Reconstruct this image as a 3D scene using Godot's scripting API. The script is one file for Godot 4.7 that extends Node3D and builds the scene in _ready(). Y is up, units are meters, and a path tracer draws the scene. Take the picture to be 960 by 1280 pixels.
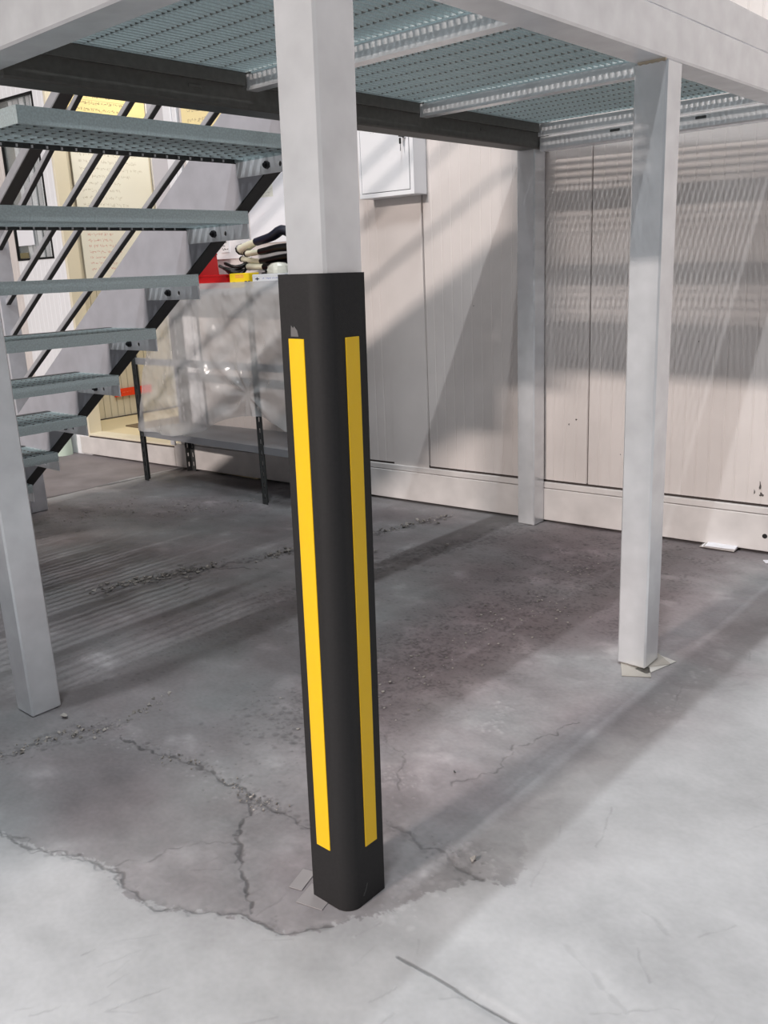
extends Node3D

# ---------------------------------------------------------------- mesh building
class MB:
	var v := PackedVector3Array()
	var n := PackedVector3Array()
	var t := PackedVector2Array()
	func tri(a: Vector3, b: Vector3, c: Vector3, nn: Vector3, ua := Vector2.ZERO, ub := Vector2.ZERO, uc := Vector2.ZERO) -> void:
		if (b - a).cross(c - a).dot(nn) > 0.0:
			v.append(a); v.append(c); v.append(b)
			t.append(ua); t.append(uc); t.append(ub)
		else:
			v.append(a); v.append(b); v.append(c)
			t.append(ua); t.append(ub); t.append(uc)
		for i in 3:
			n.append(nn)
	func tri_smooth(p: Array, q: Array, u: Array) -> void:
		var flip: bool = (p[1] - p[0]).cross(p[2] - p[0]).dot(q[0] + q[1] + q[2]) > 0.0
		for i in ([0, 2, 1] if flip else [0, 1, 2]):
			v.append(p[i]); n.append(q[i]); t.append(u[i])
	func quad(a: Vector3, b: Vector3, c: Vector3, d: Vector3, nn: Vector3) -> void:
		tri(a, b, c, nn, Vector2(0, 1), Vector2(1, 1), Vector2(1, 0))
		tri(a, c, d, nn, Vector2(0, 1), Vector2(1, 0), Vector2(0, 0))
	# box with chamfered edges, e = chamfer, x = transform
	func box(size: Vector3, x: Transform3D, e := 0.0) -> void:
		var h := size / 2.0
		e = minf(e, minf(h.x, minf(h.y, h.z)) * 0.9)
		for ax in 3:
			var b := (ax + 1) % 3
			var c := (ax + 2) % 3
			for s in [-1.0, 1.0]:
				var q := []
				for k in [[-1, -1], [1, -1], [1, 1], [-1, 1]]:
					var p := Vector3.ZERO
					p[ax] = s * h[ax]; p[b] = k[0] * (h[b] - e); p[c] = k[1] * (h[c] - e)
					q.append(x * p)
				var nn := Vector3.ZERO
				nn[ax] = s
				quad(q[0], q[1], q[2], q[3], (x.basis * nn).normalized())
		if e <= 0.0:
			return
		for ax in 3:
			var b := (ax + 1) % 3
			var c := (ax + 2) % 3
			for s in [-1.0, 1.0]:
				for r in [-1.0, 1.0]:
					var q := []
					for k in [[-1, 0], [1, 0], [1, 1], [-1, 1]]:
						var p := Vector3.ZERO
						p[ax] = k[0] * (h[ax] - e)
						p[b] = s * (h[b] - (e if k[1] == 0 else 0.0)); p[c] = r * (h[c] - (0.0 if k[1] == 0 else e))
						q.append(x * p)
					var nn := Vector3.ZERO
					nn[b] = s; nn[c] = r
					quad(q[0], q[1], q[2], q[3], (x.basis * nn).normalized())
		for sx in [-1.0, 1.0]:
			for sy in [-1.0, 1.0]:
				for sz in [-1.0, 1.0]:
					var s3 := Vector3(sx, sy, sz)
					var q := []
					for ax in 3:
						var p := (h - Vector3.ONE * e) * s3
						p[ax] = s3[ax] * h[ax]
						q.append(x * p)
					tri(q[0], q[1], q[2], (x.basis * s3).normalized())
	func bx(lo: Vector3, hi: Vector3, e := 0.0) -> void:
		box(hi - lo, Transform3D(Basis(), (lo + hi) / 2.0), e)
	# bar of rectangular section from a to b; w across (along side), h along up
	func bar(a: Vector3, b: Vector3, side: Vector3, w: float, h: float, e := 0.0) -> void:
		var d := (b - a).normalized()
		var s := (side - d * side.dot(d)).normalized()
		box(Vector3(w, h, a.distance_to(b)), Transform3D(Basis(s, d.cross(s), d), (a + b) / 2.0), e)
	func tube(path: Array, radii: Array, seg := 8, flat := 1.0, caps := true) -> void:
		var rings := []
		var norms := []
		var s := Vector3.UP
		for i in path.size():
			var d: Vector3 = (path[mini(i + 1, path.size() - 1)] - path[maxi(i - 1, 0)]).normalized()
			if i == 0 and absf(d.dot(s)) > 0.9:
				s = Vector3.RIGHT
			s = (s - d * s.dot(d)).normalized()
			var w := d.cross(s)
			var ring := []
			var nr := []
			for k in seg:
				var an := TAU * k / seg
				ring.append(path[i] + (s * cos(an) * flat + w * sin(an)) * radii[i])
				nr.append((s * cos(an) + w * sin(an) * flat).normalized())
			rings.append(ring); norms.append(nr)
		for i in path.size() - 1:
			for k in seg:
				var k2 := (k + 1) % seg
				tri_smooth([rings[i][k], rings[i][k2], rings[i + 1][k2]], [norms[i][k], norms[i][k2], norms[i + 1][k2]], [Vector2.ZERO, Vector2.ZERO, Vector2.ZERO])
				tri_smooth([rings[i][k], rings[i + 1][k2], rings[i + 1][k]], [norms[i][k], norms[i + 1][k2], norms[i + 1][k]], [Vector2.ZERO, Vector2.ZERO, Vector2.ZERO])
		if caps:
			for j in [0, path.size() - 1]:
				var out: Vector3 = (path[0] - path[1]) if j == 0 else (path[j] - path[j - 1])
				for k in seg:
					tri(path[j], rings[j][k], rings[j][(k + 1) % seg], out.normalized())
	# flat outline in a plane, extruded: pts are 3-D, shift is the extrusion vector
	func prism(pts: Array, shift: Vector3) -> void:
		var c := Vector3.ZERO
		for p in pts:
			c += p
		c /= pts.size()
		var m := shift.normalized()
		var flat := PackedVector2Array()
		var ux: Vector3 = (pts[1] - pts[0]).normalized()
		var uy := m.cross(ux)
		for p in pts:
			flat.append(Vector2((p - c).dot(ux), (p - c).dot(uy)))
		var ids := Geometry2D.triangulate_polygon(flat)
		for i in range(0, ids.size(), 3):
			tri(pts[ids[i]], pts[ids[i + 1]], pts[ids[i + 2]], -m)
			tri(pts[ids[i]] + shift, pts[ids[i + 1]] + shift, pts[ids[i + 2]] + shift, m)
		var area := 0.0
		for i in flat.size():
			area += flat[i].cross(flat[(i + 1) % flat.size()])
		for i in pts.size():
			var a: Vector3 = pts[i]
			var b: Vector3 = pts[(i + 1) % pts.size()]
			var nn := (b - a).cross(m).normalized() * signf(area)
			quad(a, b, b + shift, a + shift, nn)
	func mesh() -> ArrayMesh:
		var arr := []
		arr.resize(Mesh.ARRAY_MAX)
		arr[Mesh.ARRAY_VERTEX] = v
		arr[Mesh.ARRAY_NORMAL] = n
		arr[Mesh.ARRAY_TEX_UV] = t
		var m := ArrayMesh.new()
		m.add_surface_from_arrays(Mesh.PRIMITIVE_TRIANGLES, arr)
		return m

var M := {}
var used := {}
var rng := RandomNumberGenerator.new()

func numbered(called: String) -> String:
	var k: int = used.get(called, 0)
	used[called] = k + 1
	return called if k == 0 else "%s_%03d" % [called, k]

func part(called: String, mb, mat: Material, parent: Node3D) -> MeshInstance3D:
	var o := MeshInstance3D.new()
	o.mesh = mb.mesh() if mb is MB else mb
	o.material_override = mat
	var k := 0
	var nm := called
	while parent.has_node(nm):
		k += 1
		nm = "%s_%03d" % [called, k]
	o.name = nm
	parent.add_child(o, true)
	return o

func tag(o: Node3D, label: String, category: String, group := "", kind := "") -> Node3D:
	if label: o.set_meta("label", label)
	if category: o.set_meta("category", category)
	if group: o.set_meta("group", group)
	if kind: o.set_meta("kind", kind)
	return o

func thing(called: String, label: String, category: String, at := Vector3.ZERO, turn := 0.0, group := "") -> Node3D:
	var o := Node3D.new()
	o.name = numbered(called)
	add_child(o, true)
	o.position = at
	o.rotation.y = turn
	tag(o, label, category, group)
	return o

func single(called: String, mb, mat: Material, label: String, category: String, group := "", kind := "") -> MeshInstance3D:
	var o := part(numbered(called), mb, mat, self)
	tag(o, label, category, group, kind)
	return o

func structure(called: String, label := "") -> Node3D:
	var o := Node3D.new()
	o.name = called
	add_child(o, true)
	o.set_meta("kind", "structure")
	if label: o.set_meta("label", label)
	return o

# ---------------------------------------------------------------- materials
func noise_tex(freq: float, c0: float, c1: float, sd: int, oct := 4, size := 512, normal := false, bump := 1.0) -> NoiseTexture2D:
	var nz := FastNoiseLite.new()
	nz.noise_type = FastNoiseLite.TYPE_SIMPLEX_SMOOTH
	nz.frequency = freq
	nz.fractal_octaves = oct
	nz.seed = sd
	var tx := NoiseTexture2D.new()
	tx.width = size; tx.height = size
	tx.seamless = true
	tx.noise = nz
	if normal:
		tx.as_normal_map = true
		tx.bump_strength = bump
	else:
		var g := Gradient.new()
		g.set_color(0, Color(c0, c0, c0)); g.set_color(1, Color(c1, c1, c1))
		tx.color_ramp = g
	return tx

func mat(col: Color, rough: float, metal := 0.0, tex: Texture2D = null, tscale := 2.0, nrm: Texture2D = null, nstr := 1.0) -> StandardMaterial3D:
	var m := StandardMaterial3D.new()
	m.albedo_color = col
	m.roughness = rough
	m.metallic = metal
	if tex or nrm:
		m.uv1_triplanar = true
		m.uv1_world_triplanar = true
		m.uv1_scale = Vector3.ONE * tscale
	if tex: m.albedo_texture = tex
	if nrm:
		m.normal_enabled = true
		m.normal_texture = nrm
		m.normal_scale = nstr
	return m

func tex_mat(img: Image, rough: float) -> StandardMaterial3D:
	var m := StandardMaterial3D.new()
	m.albedo_texture = ImageTexture.create_from_image(img)
	m.roughness = rough
	return m

# page of handwriting: each line is a run of short pen strokes that stand for words
func written_page(w: int, h: int, paper: Color, ink: Color, x0: int, y0: int, rows: int, step: int, len_px: int, thick := 1, ruled := 0) -> Image:
	var im := Image.create(w, h, false, Image.FORMAT_RGB8)
	im.fill(paper)
	for r in rows:
		var y := y0 + r * step
		var x := x0
		var stop := x0 + int(len_px * rng.randf_range(0.55, 1.0))
		while x < stop:
			var word := rng.randi_range(8, 26)
			var px := x
			while px < mini(x + word, w - 4):
				var hh := rng.randi_range(2, int(step * 0.4))
				var yy := y + rng.randi_range(0, int(step * 0.25))
				if rng.randf() < 0.6:
					im.fill_rect(Rect2i(px, yy, thick, hh), ink)
				else:
					im.fill_rect(Rect2i(px, yy + hh / 2, hh, thick), ink)
				px += rng.randi_range(2, 4)
			x += word + rng.randi_range(5, 10)
		if ruled and r % ruled == 0:
			im.fill_rect(Rect2i(x0, y - 3, len_px, 1), ink)
	return im

func make_materials() -> void:
	var mott := noise_tex(0.012, 0.92, 1.0, 3)
	var streak := noise_tex(0.03, 0.86, 1.0, 5, 5)
	M.steel = mat(Color(0.95, 0.955, 0.965), 0.26, 0.5, mott, 1.6)
	M.rail = mat(Color(0.80, 0.80, 0.82), 0.42, 0.4, mott, 2.0)
	M.zinc = mat(Color(0.79, 0.85, 0.86), 0.45, 0.3, noise_tex(0.05, 0.86, 1.0, 8), 6.0)
	M.zinc_dark = mat(Color(0.36, 0.37, 0.36), 0.6, 0.3, mott, 2.0)
	M.stringer = mat(Color(0.74, 0.74, 0.77), 0.5, 0.2, mott, 1.5)
	M.dark_steel = mat(Color(0.30, 0.31, 0.31), 0.55, 0.3, streak, 3.0)
	M.bolt = mat(Color(0.2, 0.2, 0.21), 0.45, 0.6)
	M.panel = mat(Color(0.88, 0.85, 0.835), 0.5, 0.0, noise_tex(0.006, 0.93, 1.0, 21), 0.8)
	M.skirt = mat(Color(0.88, 0.86, 0.85), 0.55, 0.0, noise_tex(0.01, 0.90, 1.0, 22), 1.2)
	M.seal = mat(Color(0.25, 0.22, 0.21), 0.9)
	M.black = mat(Color(0.02, 0.02, 0.02), 0.6)
	M.rubber = mat(Color(0.125, 0.12, 0.125), 0.72, 0.0, noise_tex(0.05, 0.8, 1.0, 11), 5.0, noise_tex(0.25, 0, 1, 12, 3, 512, true, 2.0), 0.35)
	M.yellow = mat(Color(1.0, 0.80, 0.05), 0.38, 0.0, null, 14.0, noise_tex(0.16, 0, 1, 14, 2, 512, true, 6.0), 0.6)
	M.scuff = mat(Color(0.42, 0.41, 0.41), 0.8)
	M.white_metal = mat(Color(0.93, 0.93, 0.94), 0.35)
	M.white_frame = mat(Color(0.93, 0.93, 0.94), 0.5)
	M.grey_frame = mat(Color(0.80, 0.79, 0.80), 0.5)
	M.chrome = mat(Color(0.85, 0.85, 0.86), 0.15, 1.0)
	M.beige = mat(Color(0.90, 0.86, 0.77), 0.6)
	M.warm_panel = mat(Color(0.84, 0.81, 0.74), 0.6)
	M.red = mat(Color(0.72, 0.03, 0.06), 0.4)
	M.orange = mat(Color(0.95, 0.26, 0.07), 0.5)
	M.paper = mat(Color(0.93, 0.93, 0.95), 0.7)
	M.carton = mat(Color(0.70, 0.68, 0.65), 0.85)
	M.plate = mat(Color(0.56, 0.54, 0.54), 0.6)
	M.stain = mat(Color(0.33, 0.31, 0.30), 0.85)
	M.under = mat(Color(0.20, 0.20, 0.20), 0.7)  # dark tone that paints shade on the undersides of stringers and rails
	M.cream = mat(Color(0.84, 0.83, 0.74), 0.6)
	M.navy = mat(Color(0.06, 0.08, 0.16), 0.5)
	M.cord = mat(Color(0.03, 0.03, 0.035), 0.35)
	M.gravel = mat(Color(0.62, 0.60, 0.58), 0.9)
	M.concrete = mat(Color(0.67, 0.675, 0.68), 0.75, 0.0, noise_tex(0.01, 0.85, 1.0, 31), 0.5)
	M.hall = mat(Color(0.33, 0.34, 0.35), 0.8)
	M.weld = mat(Color(0.75, 0.70, 0.62), 0.4, 0.6)
	M.plastic = StandardMaterial3D.new()
	M.plastic.albedo_color = Color(0.86, 0.86, 0.86, 0.42)
	M.plastic.transparency = BaseMaterial3D.TRANSPARENCY_ALPHA
	M.plastic.roughness = 0.16
	M.plastic.cull_mode = BaseMaterial3D.CULL_DISABLED
	M.glass = StandardMaterial3D.new()
	M.glass.albedo_color = Color(0.8, 0.85, 0.85, 0.12)
	M.glass.transparency = BaseMaterial3D.TRANSPARENCY_ALPHA
	M.glass.roughness = 0.03
	M.lamp = StandardMaterial3D.new()
	M.lamp.albedo_color = Color(0.9, 0.9, 0.9)
	M.lamp.emission_enabled = true
	M.lamp.emission = Color(1, 1, 1)
	M.lamp.emission_energy_multiplier = 1.2
	M.warm_lamp = M.lamp.duplicate()
	M.warm_lamp.emission = Color(1, 0.82, 0.5)

# ---------------------------------------------------------------- floor
const FX0 := -0.75
const FX1 := 2.25
const FZ0 := -4.4
const FZ1 := 0.75
const TW := 1536
const TH := 2048
var crack := PackedFloat32Array()
var broken := PackedVector2Array()      # outline of the old, broken concrete and of the deck shade painted there
var sandy := PackedVector2Array()

func dab(px: float, pz: float, w: float, depth: float) -> void:
	var sx := TW / (FX1 - FX0)
	var sz := TH / (FZ1 - FZ0)
	var cx := (px - FX0) * sx
	var cy := (pz - FZ0) * sz
	var rx := w * sx + 0.6
	var ry := w * sz + 0.6
	for y in range(maxi(0, int(cy - ry)), mini(TH, int(cy + ry) + 2)):
		for x in range(maxi(0, int(cx - rx)), mini(TW, int(cx + rx) + 2)):
			var q := Vector2((x - cx) / rx, (y - cy) / ry).length_squared()
			if q < 1.0:
				var k := y * TW + x
				if depth > 0.0:
					crack[k] = maxf(crack[k], depth * (1.0 - q * 0.6))
				elif crack[k] <= 0.0:
					crack[k] = minf(crack[k], depth * (1.0 - q * 0.8))

# a crack that wanders, swells and thins out
func stamp(pts: Array, width: float, depth: float, jitter: float) -> void:
	var ph := rng.randf() * 100.0
	var nz := FastNoiseLite.new()
	nz.seed = rng.randi() % 10000
	nz.frequency = 1.0
	nz.fractal_octaves = 3
	var run := 0.0
	for i in pts.size() - 1:
		var a: Vector2 = pts[i]
		var b: Vector2 = pts[i + 1]
		var steps := int(a.distance_to(b) / 0.0015) + 1
		for s in steps:
			run += 0.0015
			var off := (b - a).orthogonal().normalized() * nz.get_noise_1d(run * 16.0 + ph) * jitter * 1.6
			var p := a.lerp(b, float(s) / steps) + off
			var sw := clampf(0.55 + 1.3 * nz.get_noise_1d(run * 26.0 + 50.0 + ph), 0.12, 1.5)
			if jitter < 0.003:
				sw = 1.0
			dab(p.x, p.y, width * sw, depth * clampf(0.45 + sw, 0.3, 1.0))

# broken-up concrete: small pits (or pale flakes, when depth < 0) strewn along a line
func strew(pts: Array, count: int, spread: float, w0: float, w1: float, depth: float) -> void:
	for i in count:
		var f := rng.randf() * (pts.size() - 1)
		var k := mini(int(f), pts.size() - 2)
		var p: Vector2 = pts[k].lerp(pts[k + 1], f - k)
		p += Vector2(rng.randfn(0, spread), rng.randfn(0, spread * 0.7))
		dab(p.x, p.y, lerpf(w0, w1, pow(rng.randf(), 3.0)), depth * rng.randf_range(0.35, 1.0))

func chain(flat: Array) -> Array:
	var out := []
	for i in range(0, flat.size(), 2):
		out.append(Vector2(flat[i], flat[i + 1]))
	return out

func soft_mask(poly: PackedVector2Array, blur: int) -> Image:
	# filled outline at low resolution, then enlarged smoothly
	var w := 300
	var h := 412
	var im := Image.create(w, h, false, Image.FORMAT_L8)
	for y in h:
		for x in w:
			var p := Vector2(FX0 + (x + 0.5) * (FX1 - FX0) / w, FZ0 + (y + 0.5) * (FZ1 - FZ0) / h)
			if Geometry2D.is_point_in_polygon(p, poly):
				im.set_pixel(x, y, Color.WHITE)
	im.resize(maxi(8, w / blur), maxi(8, h / blur), Image.INTERPOLATE_BILINEAR if blur < 3 else Image.INTERPOLATE_LANCZOS)
	im.resize(TW, TH, Image.INTERPOLATE_CUBIC)
	return im

func noise_bytes(freq: float, sd: int, oct: int, w := TW, h := TH) -> PackedByteArray:
	var nz := FastNoiseLite.new()
	nz.noise_type = FastNoiseLite.TYPE_SIMPLEX_SMOOTH
	nz.frequency = freq
	nz.fractal_octaves = oct
	nz.seed = sd
	return nz.get_image(w, h, false, false, false).get_data()

func build_floor() -> void:
	crack.resize(TW * TH)
	var edge := chain([-0.75, -1.0, -0.40, -0.86, -0.24, -0.70, -0.233, -0.587, -0.19, -0.494, -0.169, -0.396, -0.187, -0.357, -0.184, -0.267, -0.134, -0.194, -0.095, -0.139, -0.10, -0.06, -0.03, -0.01, 0.08, 0.05, 0.2, 0.114, 0.23, 0.168, 0.276, 0.161, 0.36, 0.10, 0.55, 0.08, 0.8, 0.13, 1.15, 0.20, 1.7, 0.30, 2.25, 0.36])
	var poly := edge.duplicate()
	poly.append(Vector2(2.25, -3.16)); poly.append(Vector2(-0.75, -3.2))
	broken = PackedVector2Array(poly)
	sandy = PackedVector2Array(chain([0.30, -0.42, 0.55, -0.36, 0.85, -0.30, 1.1, -0.33, 1.28, -0.17, 1.7, -0.20, 2.2, -0.12, 2.2, -0.92, 1.7, -0.86, 1.2, -0.72, 0.6, -0.62, 0.25, -0.52]))
	var inside := soft_mask(broken, 1).get_data()
	var sand := soft_mask(sandy, 14).get_data()
	var soft := soft_mask(broken, 14).get_data()
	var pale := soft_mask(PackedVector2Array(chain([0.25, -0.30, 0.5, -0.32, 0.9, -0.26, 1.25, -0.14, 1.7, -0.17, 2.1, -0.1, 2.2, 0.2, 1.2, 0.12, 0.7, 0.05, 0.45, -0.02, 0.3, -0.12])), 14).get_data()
	# cracks, broken edges, the saw cut and the slab joint
	stamp(edge.slice(2, 12), 0.0022, 0.8, 0.008)
	stamp(edge.slice(0, 7), 0.0012, 0.6, 0.014)
	strew(edge.slice(3, 11), 70, 0.010, 0.001, 0.006, 0.35)
	var rough := chain([-0.75, -1.02, -0.112, -0.959, -0.004, -0.947, 0.06, -0.90, 0.133, -0.867])
	stamp(rough, 0.003, 0.7, 0.02)
	strew(rough, 420, 0.026, 0.001, 0.007, 0.6)
	var main := chain([0.10, -0.82, 0.116, -0.682, 0.139, -0.57, 0.132, -0.43, 0.122, -0.374, 0.13, -0.319, 0.132, -0.232, 0.16, -0.14])
	stamp(main, 0.0036, 0.9, 0.010)
	strew(main, 160, 0.011, 0.001, 0.005, 0.5)
	strew(main.slice(0, 4), 120, 0.03, 0.001, 0.005, -0.5)
	stamp(chain([0.122, -0.374, 0.04, -0.331, -0.01, -0.261, -0.041, -0.213, -0.091, -0.133]), 0.0020, 0.95, 0.010)
	stamp(chain([0.04, -0.331, 0.02, -0.30, -0.02, -0.25]), 0.0012, 0.8, 0.012)
	stamp(chain([0.01, -0.30, -0.05, -0.36, -0.13, -0.40, -0.165, -0.42]), 0.0010, 0.4, 0.014)
	strew(chain([0.115, -0.41, 0.13, -0.37, 0.145, -0.35]), 40, 0.007, 0.002, 0.007, 0.95)
	strew(chain([0.03, -0.325, -0.005, -0.262]), 26, 0.004, 0.001, 0.003, 0.9)
	var right := chain([0.14, -0.22, 0.219, -0.118, 0.222, -0.059, 0.218, 0.033, 0.2, 0.114])
	stamp(right, 0.0036, 0.7, 0.010)
	strew(right, 110, 0.014, 0.001, 0.006, 0.4)
	strew(chain([0.24, 0.0, 0.26, 0.08, 0.23, 0.13]), 60, 0.014, 0.001, 0.006, -0.5)
	stamp(chain([-0.018, 0.116, -0.010, 0.32, 0.0, 0.75]), 0.0013, 1.0, 0.0006)
	stamp(chain([0.40, -0.10, 0.52, -0.06, 0.60, -0.08, 0.78, -0.02]), 0.0013, 0.6, 0.014)
	stamp(chain([0.32, -0.18, 0.42, -0.22, 0.47, -0.34]), 0.0010, 0.5, 0.014)
	var far := chain([0.60, -1.72, 0.83, -1.69, 1.19, -1.55, 1.28, -1.52, 1.65, -1.40, 2.0, -1.30])
	stamp(far, 0.006, 0.8, 0.02)
	strew(far, 700, 0.032, 0.002, 0.010, 0.65)
	stamp(chain([0.80, -1.50, 0.90, -1.62, 1.0, -1.60, 1.1, -1.46]), 0.004, 0.7, 0.02)
	var back := chain([0.85, -1.22, 1.2, -1.10, 1.5, -1.12, 1.75, -1.0, 2.05, -0.95])
	strew(back, 900, 0.05, 0.002, 0.011, 0.6)
	strew(chain([0.35, -0.55, 0.9, -0.55, 1.4, -0.5, 2.1, -0.55]), 3000, 0.13, 0.001, 0.008, 0.62)
	strew(chain([0.6, -1.35, 1.2, -1.0, 1.9, -0.8]), 900, 0.16, 0.001, 0.007, 0.4)
	strew(chain([-0.2, -1.3, 0.5, -1.2, 0.9, -0.95]), 700, 0.12, 0.001, 0.007, 0.35)
	strew(chain([1.0, -2.9, 1.4, -2.5, 1.7, -2.1]), 700, 0.16, 0.002, 0.010, 0.45)
	strew(chain([0.28, -0.24, 0.36, -0.21, 0.33, -0.13]), 90, 0.02, 0.001, 0.007, -0.55)
	strew(chain([0.62, -0.16, 0.74, -0.19]), 60, 0.02, 0.001, 0.006, -0.5)
	strew(chain([0.86, 0.12, 1.02, 0.10, 1.2, 0.09]), 80, 0.02, 0.001, 0.007, -0.4)
	strew(chain([0.03, 0.06, 0.10, 0.03, 0.18, 0.04]), 110, 0.03, 0.001, 0.008, -0.3)
	strew(chain([1.3, -0.12, 1.45, -0.15]), 30, 0.03, 0.001, 0.008, -0.6)
	stamp(chain([-0.75, -3.20, 1.217, -3.183, 1.99, -3.148]), 0.009, 1.0, 0.0015)
	for i in 46:      # fine scratches of traffic on the finished slab
		var p := Vector2(rng.randf_range(-0.45, 1.6), rng.randf_range(0.12, 0.7))
		var d := Vector2.from_angle(rng.randf_range(-0.9, 0.9)) * rng.randf_range(0.03, 0.14)
		stamp([p, p + d], 0.0006, rng.randf_range(0.10, 0.30), 0.003)
	for i in 30:
		var p := Vector2(rng.randf_range(-0.45, 0.0), rng.randf_range(-0.35, 0.3))
		var d := Vector2.from_angle(rng.randf_range(-0.2, 1.2)) * rng.randf_range(0.02, 0.10)
		stamp([p, p + d], 0.0006, rng.randf_range(0.10, 0.28), 0.003)
	stamp(chain([0.16, 0.30, 0.10, 0.43]), 0.0045, 0.20, 0.004)
	stamp(chain([0.30, 0.36, 0.27, 0.42]), 0.0030, 0.22, 0.004)
	var n1 := noise_bytes(0.0042, 41, 4)
	var n2 := noise_bytes(0.022, 42, 4)
	var n3 := noise_bytes(0.15, 43, 3)
	var n4 := noise_bytes(0.009, 44, 5)
	var lut := PackedByteArray()
	lut.resize(1025)
	for i in 1025:
		lut[i] = int(clampf(Color(i / 1024.0, 0, 0).linear_to_srgb().r, 0, 1) * 255.0)
	var out := PackedByteArray()
	out.resize(TW * TH * 3)
	var high := PackedByteArray()
	high.resize(TW * TH)
	var k := 0
	for y in TH:
		for x in TW:
			var a := n1[k] / 127.5 - 1.0
			var b := n2[k] / 127.5 - 1.0
			var c := n3[k] / 127.5 - 1.0
			var d := n4[k] / 127.5 - 1.0
			var xw := FX0 + x * (FX1 - FX0) / TW
			var ox := clampi(x + int(b * 9.0 + c * 5.0), 0, TW - 1)
			var oy := clampi(y + int(d * 9.0 - c * 5.0), 0, TH - 1)
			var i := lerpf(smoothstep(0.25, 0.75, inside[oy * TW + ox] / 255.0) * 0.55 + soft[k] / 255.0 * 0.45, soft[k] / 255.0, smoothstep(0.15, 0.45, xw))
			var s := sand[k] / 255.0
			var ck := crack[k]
			# finished slab outside; inside worn dusty concrete, darkened further to paint deck shade
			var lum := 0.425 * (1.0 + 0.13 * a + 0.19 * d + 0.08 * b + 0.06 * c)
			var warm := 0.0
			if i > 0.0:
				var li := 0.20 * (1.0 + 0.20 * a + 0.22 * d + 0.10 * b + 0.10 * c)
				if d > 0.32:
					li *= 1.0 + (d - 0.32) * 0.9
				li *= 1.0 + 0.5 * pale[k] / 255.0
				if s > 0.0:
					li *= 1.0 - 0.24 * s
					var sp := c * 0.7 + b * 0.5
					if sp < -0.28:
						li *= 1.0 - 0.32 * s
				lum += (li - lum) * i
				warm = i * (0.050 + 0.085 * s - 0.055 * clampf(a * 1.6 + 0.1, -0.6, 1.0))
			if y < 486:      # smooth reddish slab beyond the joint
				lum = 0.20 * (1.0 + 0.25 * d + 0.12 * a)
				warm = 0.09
			lum *= 1.0 - 0.62 * ck
			var q := k * 3
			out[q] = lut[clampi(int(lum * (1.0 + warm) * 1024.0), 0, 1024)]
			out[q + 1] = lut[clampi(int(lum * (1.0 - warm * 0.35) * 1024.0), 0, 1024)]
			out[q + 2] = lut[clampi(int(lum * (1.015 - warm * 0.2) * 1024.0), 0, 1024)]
			high[k] = clampi(int(120.0 + c * 18.0 * (0.35 + i * (0.7 + s)) + b * 26.0 * i - ck * 90.0), 0, 255)
			k += 1
	var img := Image.create_from_data(TW, TH, false, Image.FORMAT_RGB8, out)
	var bump := Image.create_from_data(TW, TH, false, Image.FORMAT_L8, high)
	bump.convert(Image.FORMAT_RGBA8)
	bump.bump_map_to_normal_map(3.0)
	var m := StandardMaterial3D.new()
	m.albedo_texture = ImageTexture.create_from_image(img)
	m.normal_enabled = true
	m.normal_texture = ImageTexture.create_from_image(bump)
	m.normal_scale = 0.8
	m.roughness = 0.72
	var root := structure("floor", "pale worn concrete floor, broken, dusty and darkened for shade beneath the platform")
	var grids := [[FX0, 2.22, FZ0, -1.1, 0.02], [FX0, 2.22, -1.1, FZ1, 0.01]]
	for g in grids:
		var nx := int(round((g[1] - g[0]) / g[4]))
		var nzv := int(round((g[3] - g[2]) / g[4]))
		var vs := PackedVector3Array()
		var ns := PackedVector3Array()
		var us := PackedVector2Array()
		var tg := PackedFloat32Array()
		var ids := PackedInt32Array()
		var hs := PackedFloat32Array()
		for j in nzv + 1:
			for i in nx + 1:
				var x: float = g[0] + i * g[4]
				var z: float = g[2] + j * g[4]
				var tx := clampi(int((x - FX0) / (FX1 - FX0) * TW), 0, TW - 1)
				var ty := clampi(int((z - FZ0) / (FZ1 - FZ0) * TH), 0, TH - 1)
				var kk := ty * TW + tx
				var ins := inside[kk] / 255.0
				var wall_near := clampf((2.06 - x) * 12.0, 0.0, 1.0)
				var post_near := 1.0
				for pp in [Vector2(0.06, -0.04), Vector2(1.14, -0.05), Vector2(0.06, -1.10), Vector2(2.09, -0.96)]:
					post_near = minf(post_near, clampf((Vector2(x, z).distance_to(pp) - 0.07) * 12.0, 0.0, 1.0))
				var hh := ((n2[kk] / 127.5 - 1.0) * 0.0022 + (n4[kk] / 127.5 - 1.0) * 0.004) * ins * post_near * wall_near - ins * 0.0025 * post_near - crack[kk] * 0.006
				hs.append(hh - 0.002 * (1.0 - ins))
				vs.append(Vector3(x, hh, z))
				us.append(Vector2((x - FX0) / (FX1 - FX0), (z - FZ0) / (FZ1 - FZ0)))
		for j in nzv + 1:
			for i in nx + 1:
				var l := vs[j * (nx + 1) + maxi(i - 1, 0)].y
				var r := vs[j * (nx + 1) + mini(i + 1, nx)].y
				var u := vs[maxi(j - 1, 0) * (nx + 1) + i].y
				var dn := vs[mini(j + 1, nzv) * (nx + 1) + i].y
				ns.append(Vector3((l - r) / (2.0 * g[4]), 1.0, (u - dn) / (2.0 * g[4])).normalized())
				tg.append_array(PackedFloat32Array([1, 0, 0, 1]))
		for j in nzv:
			for i in nx:
				var p := j * (nx + 1) + i
				ids.append_array(PackedInt32Array([p, p + 1, p + nx + 2, p, p + nx + 2, p + nx + 1]))
		var arr := []
		arr.resize(Mesh.ARRAY_MAX)
		arr[Mesh.ARRAY_VERTEX] = vs
		arr[Mesh.ARRAY_NORMAL] = ns
		arr[Mesh.ARRAY_TEX_UV] = us
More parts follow.
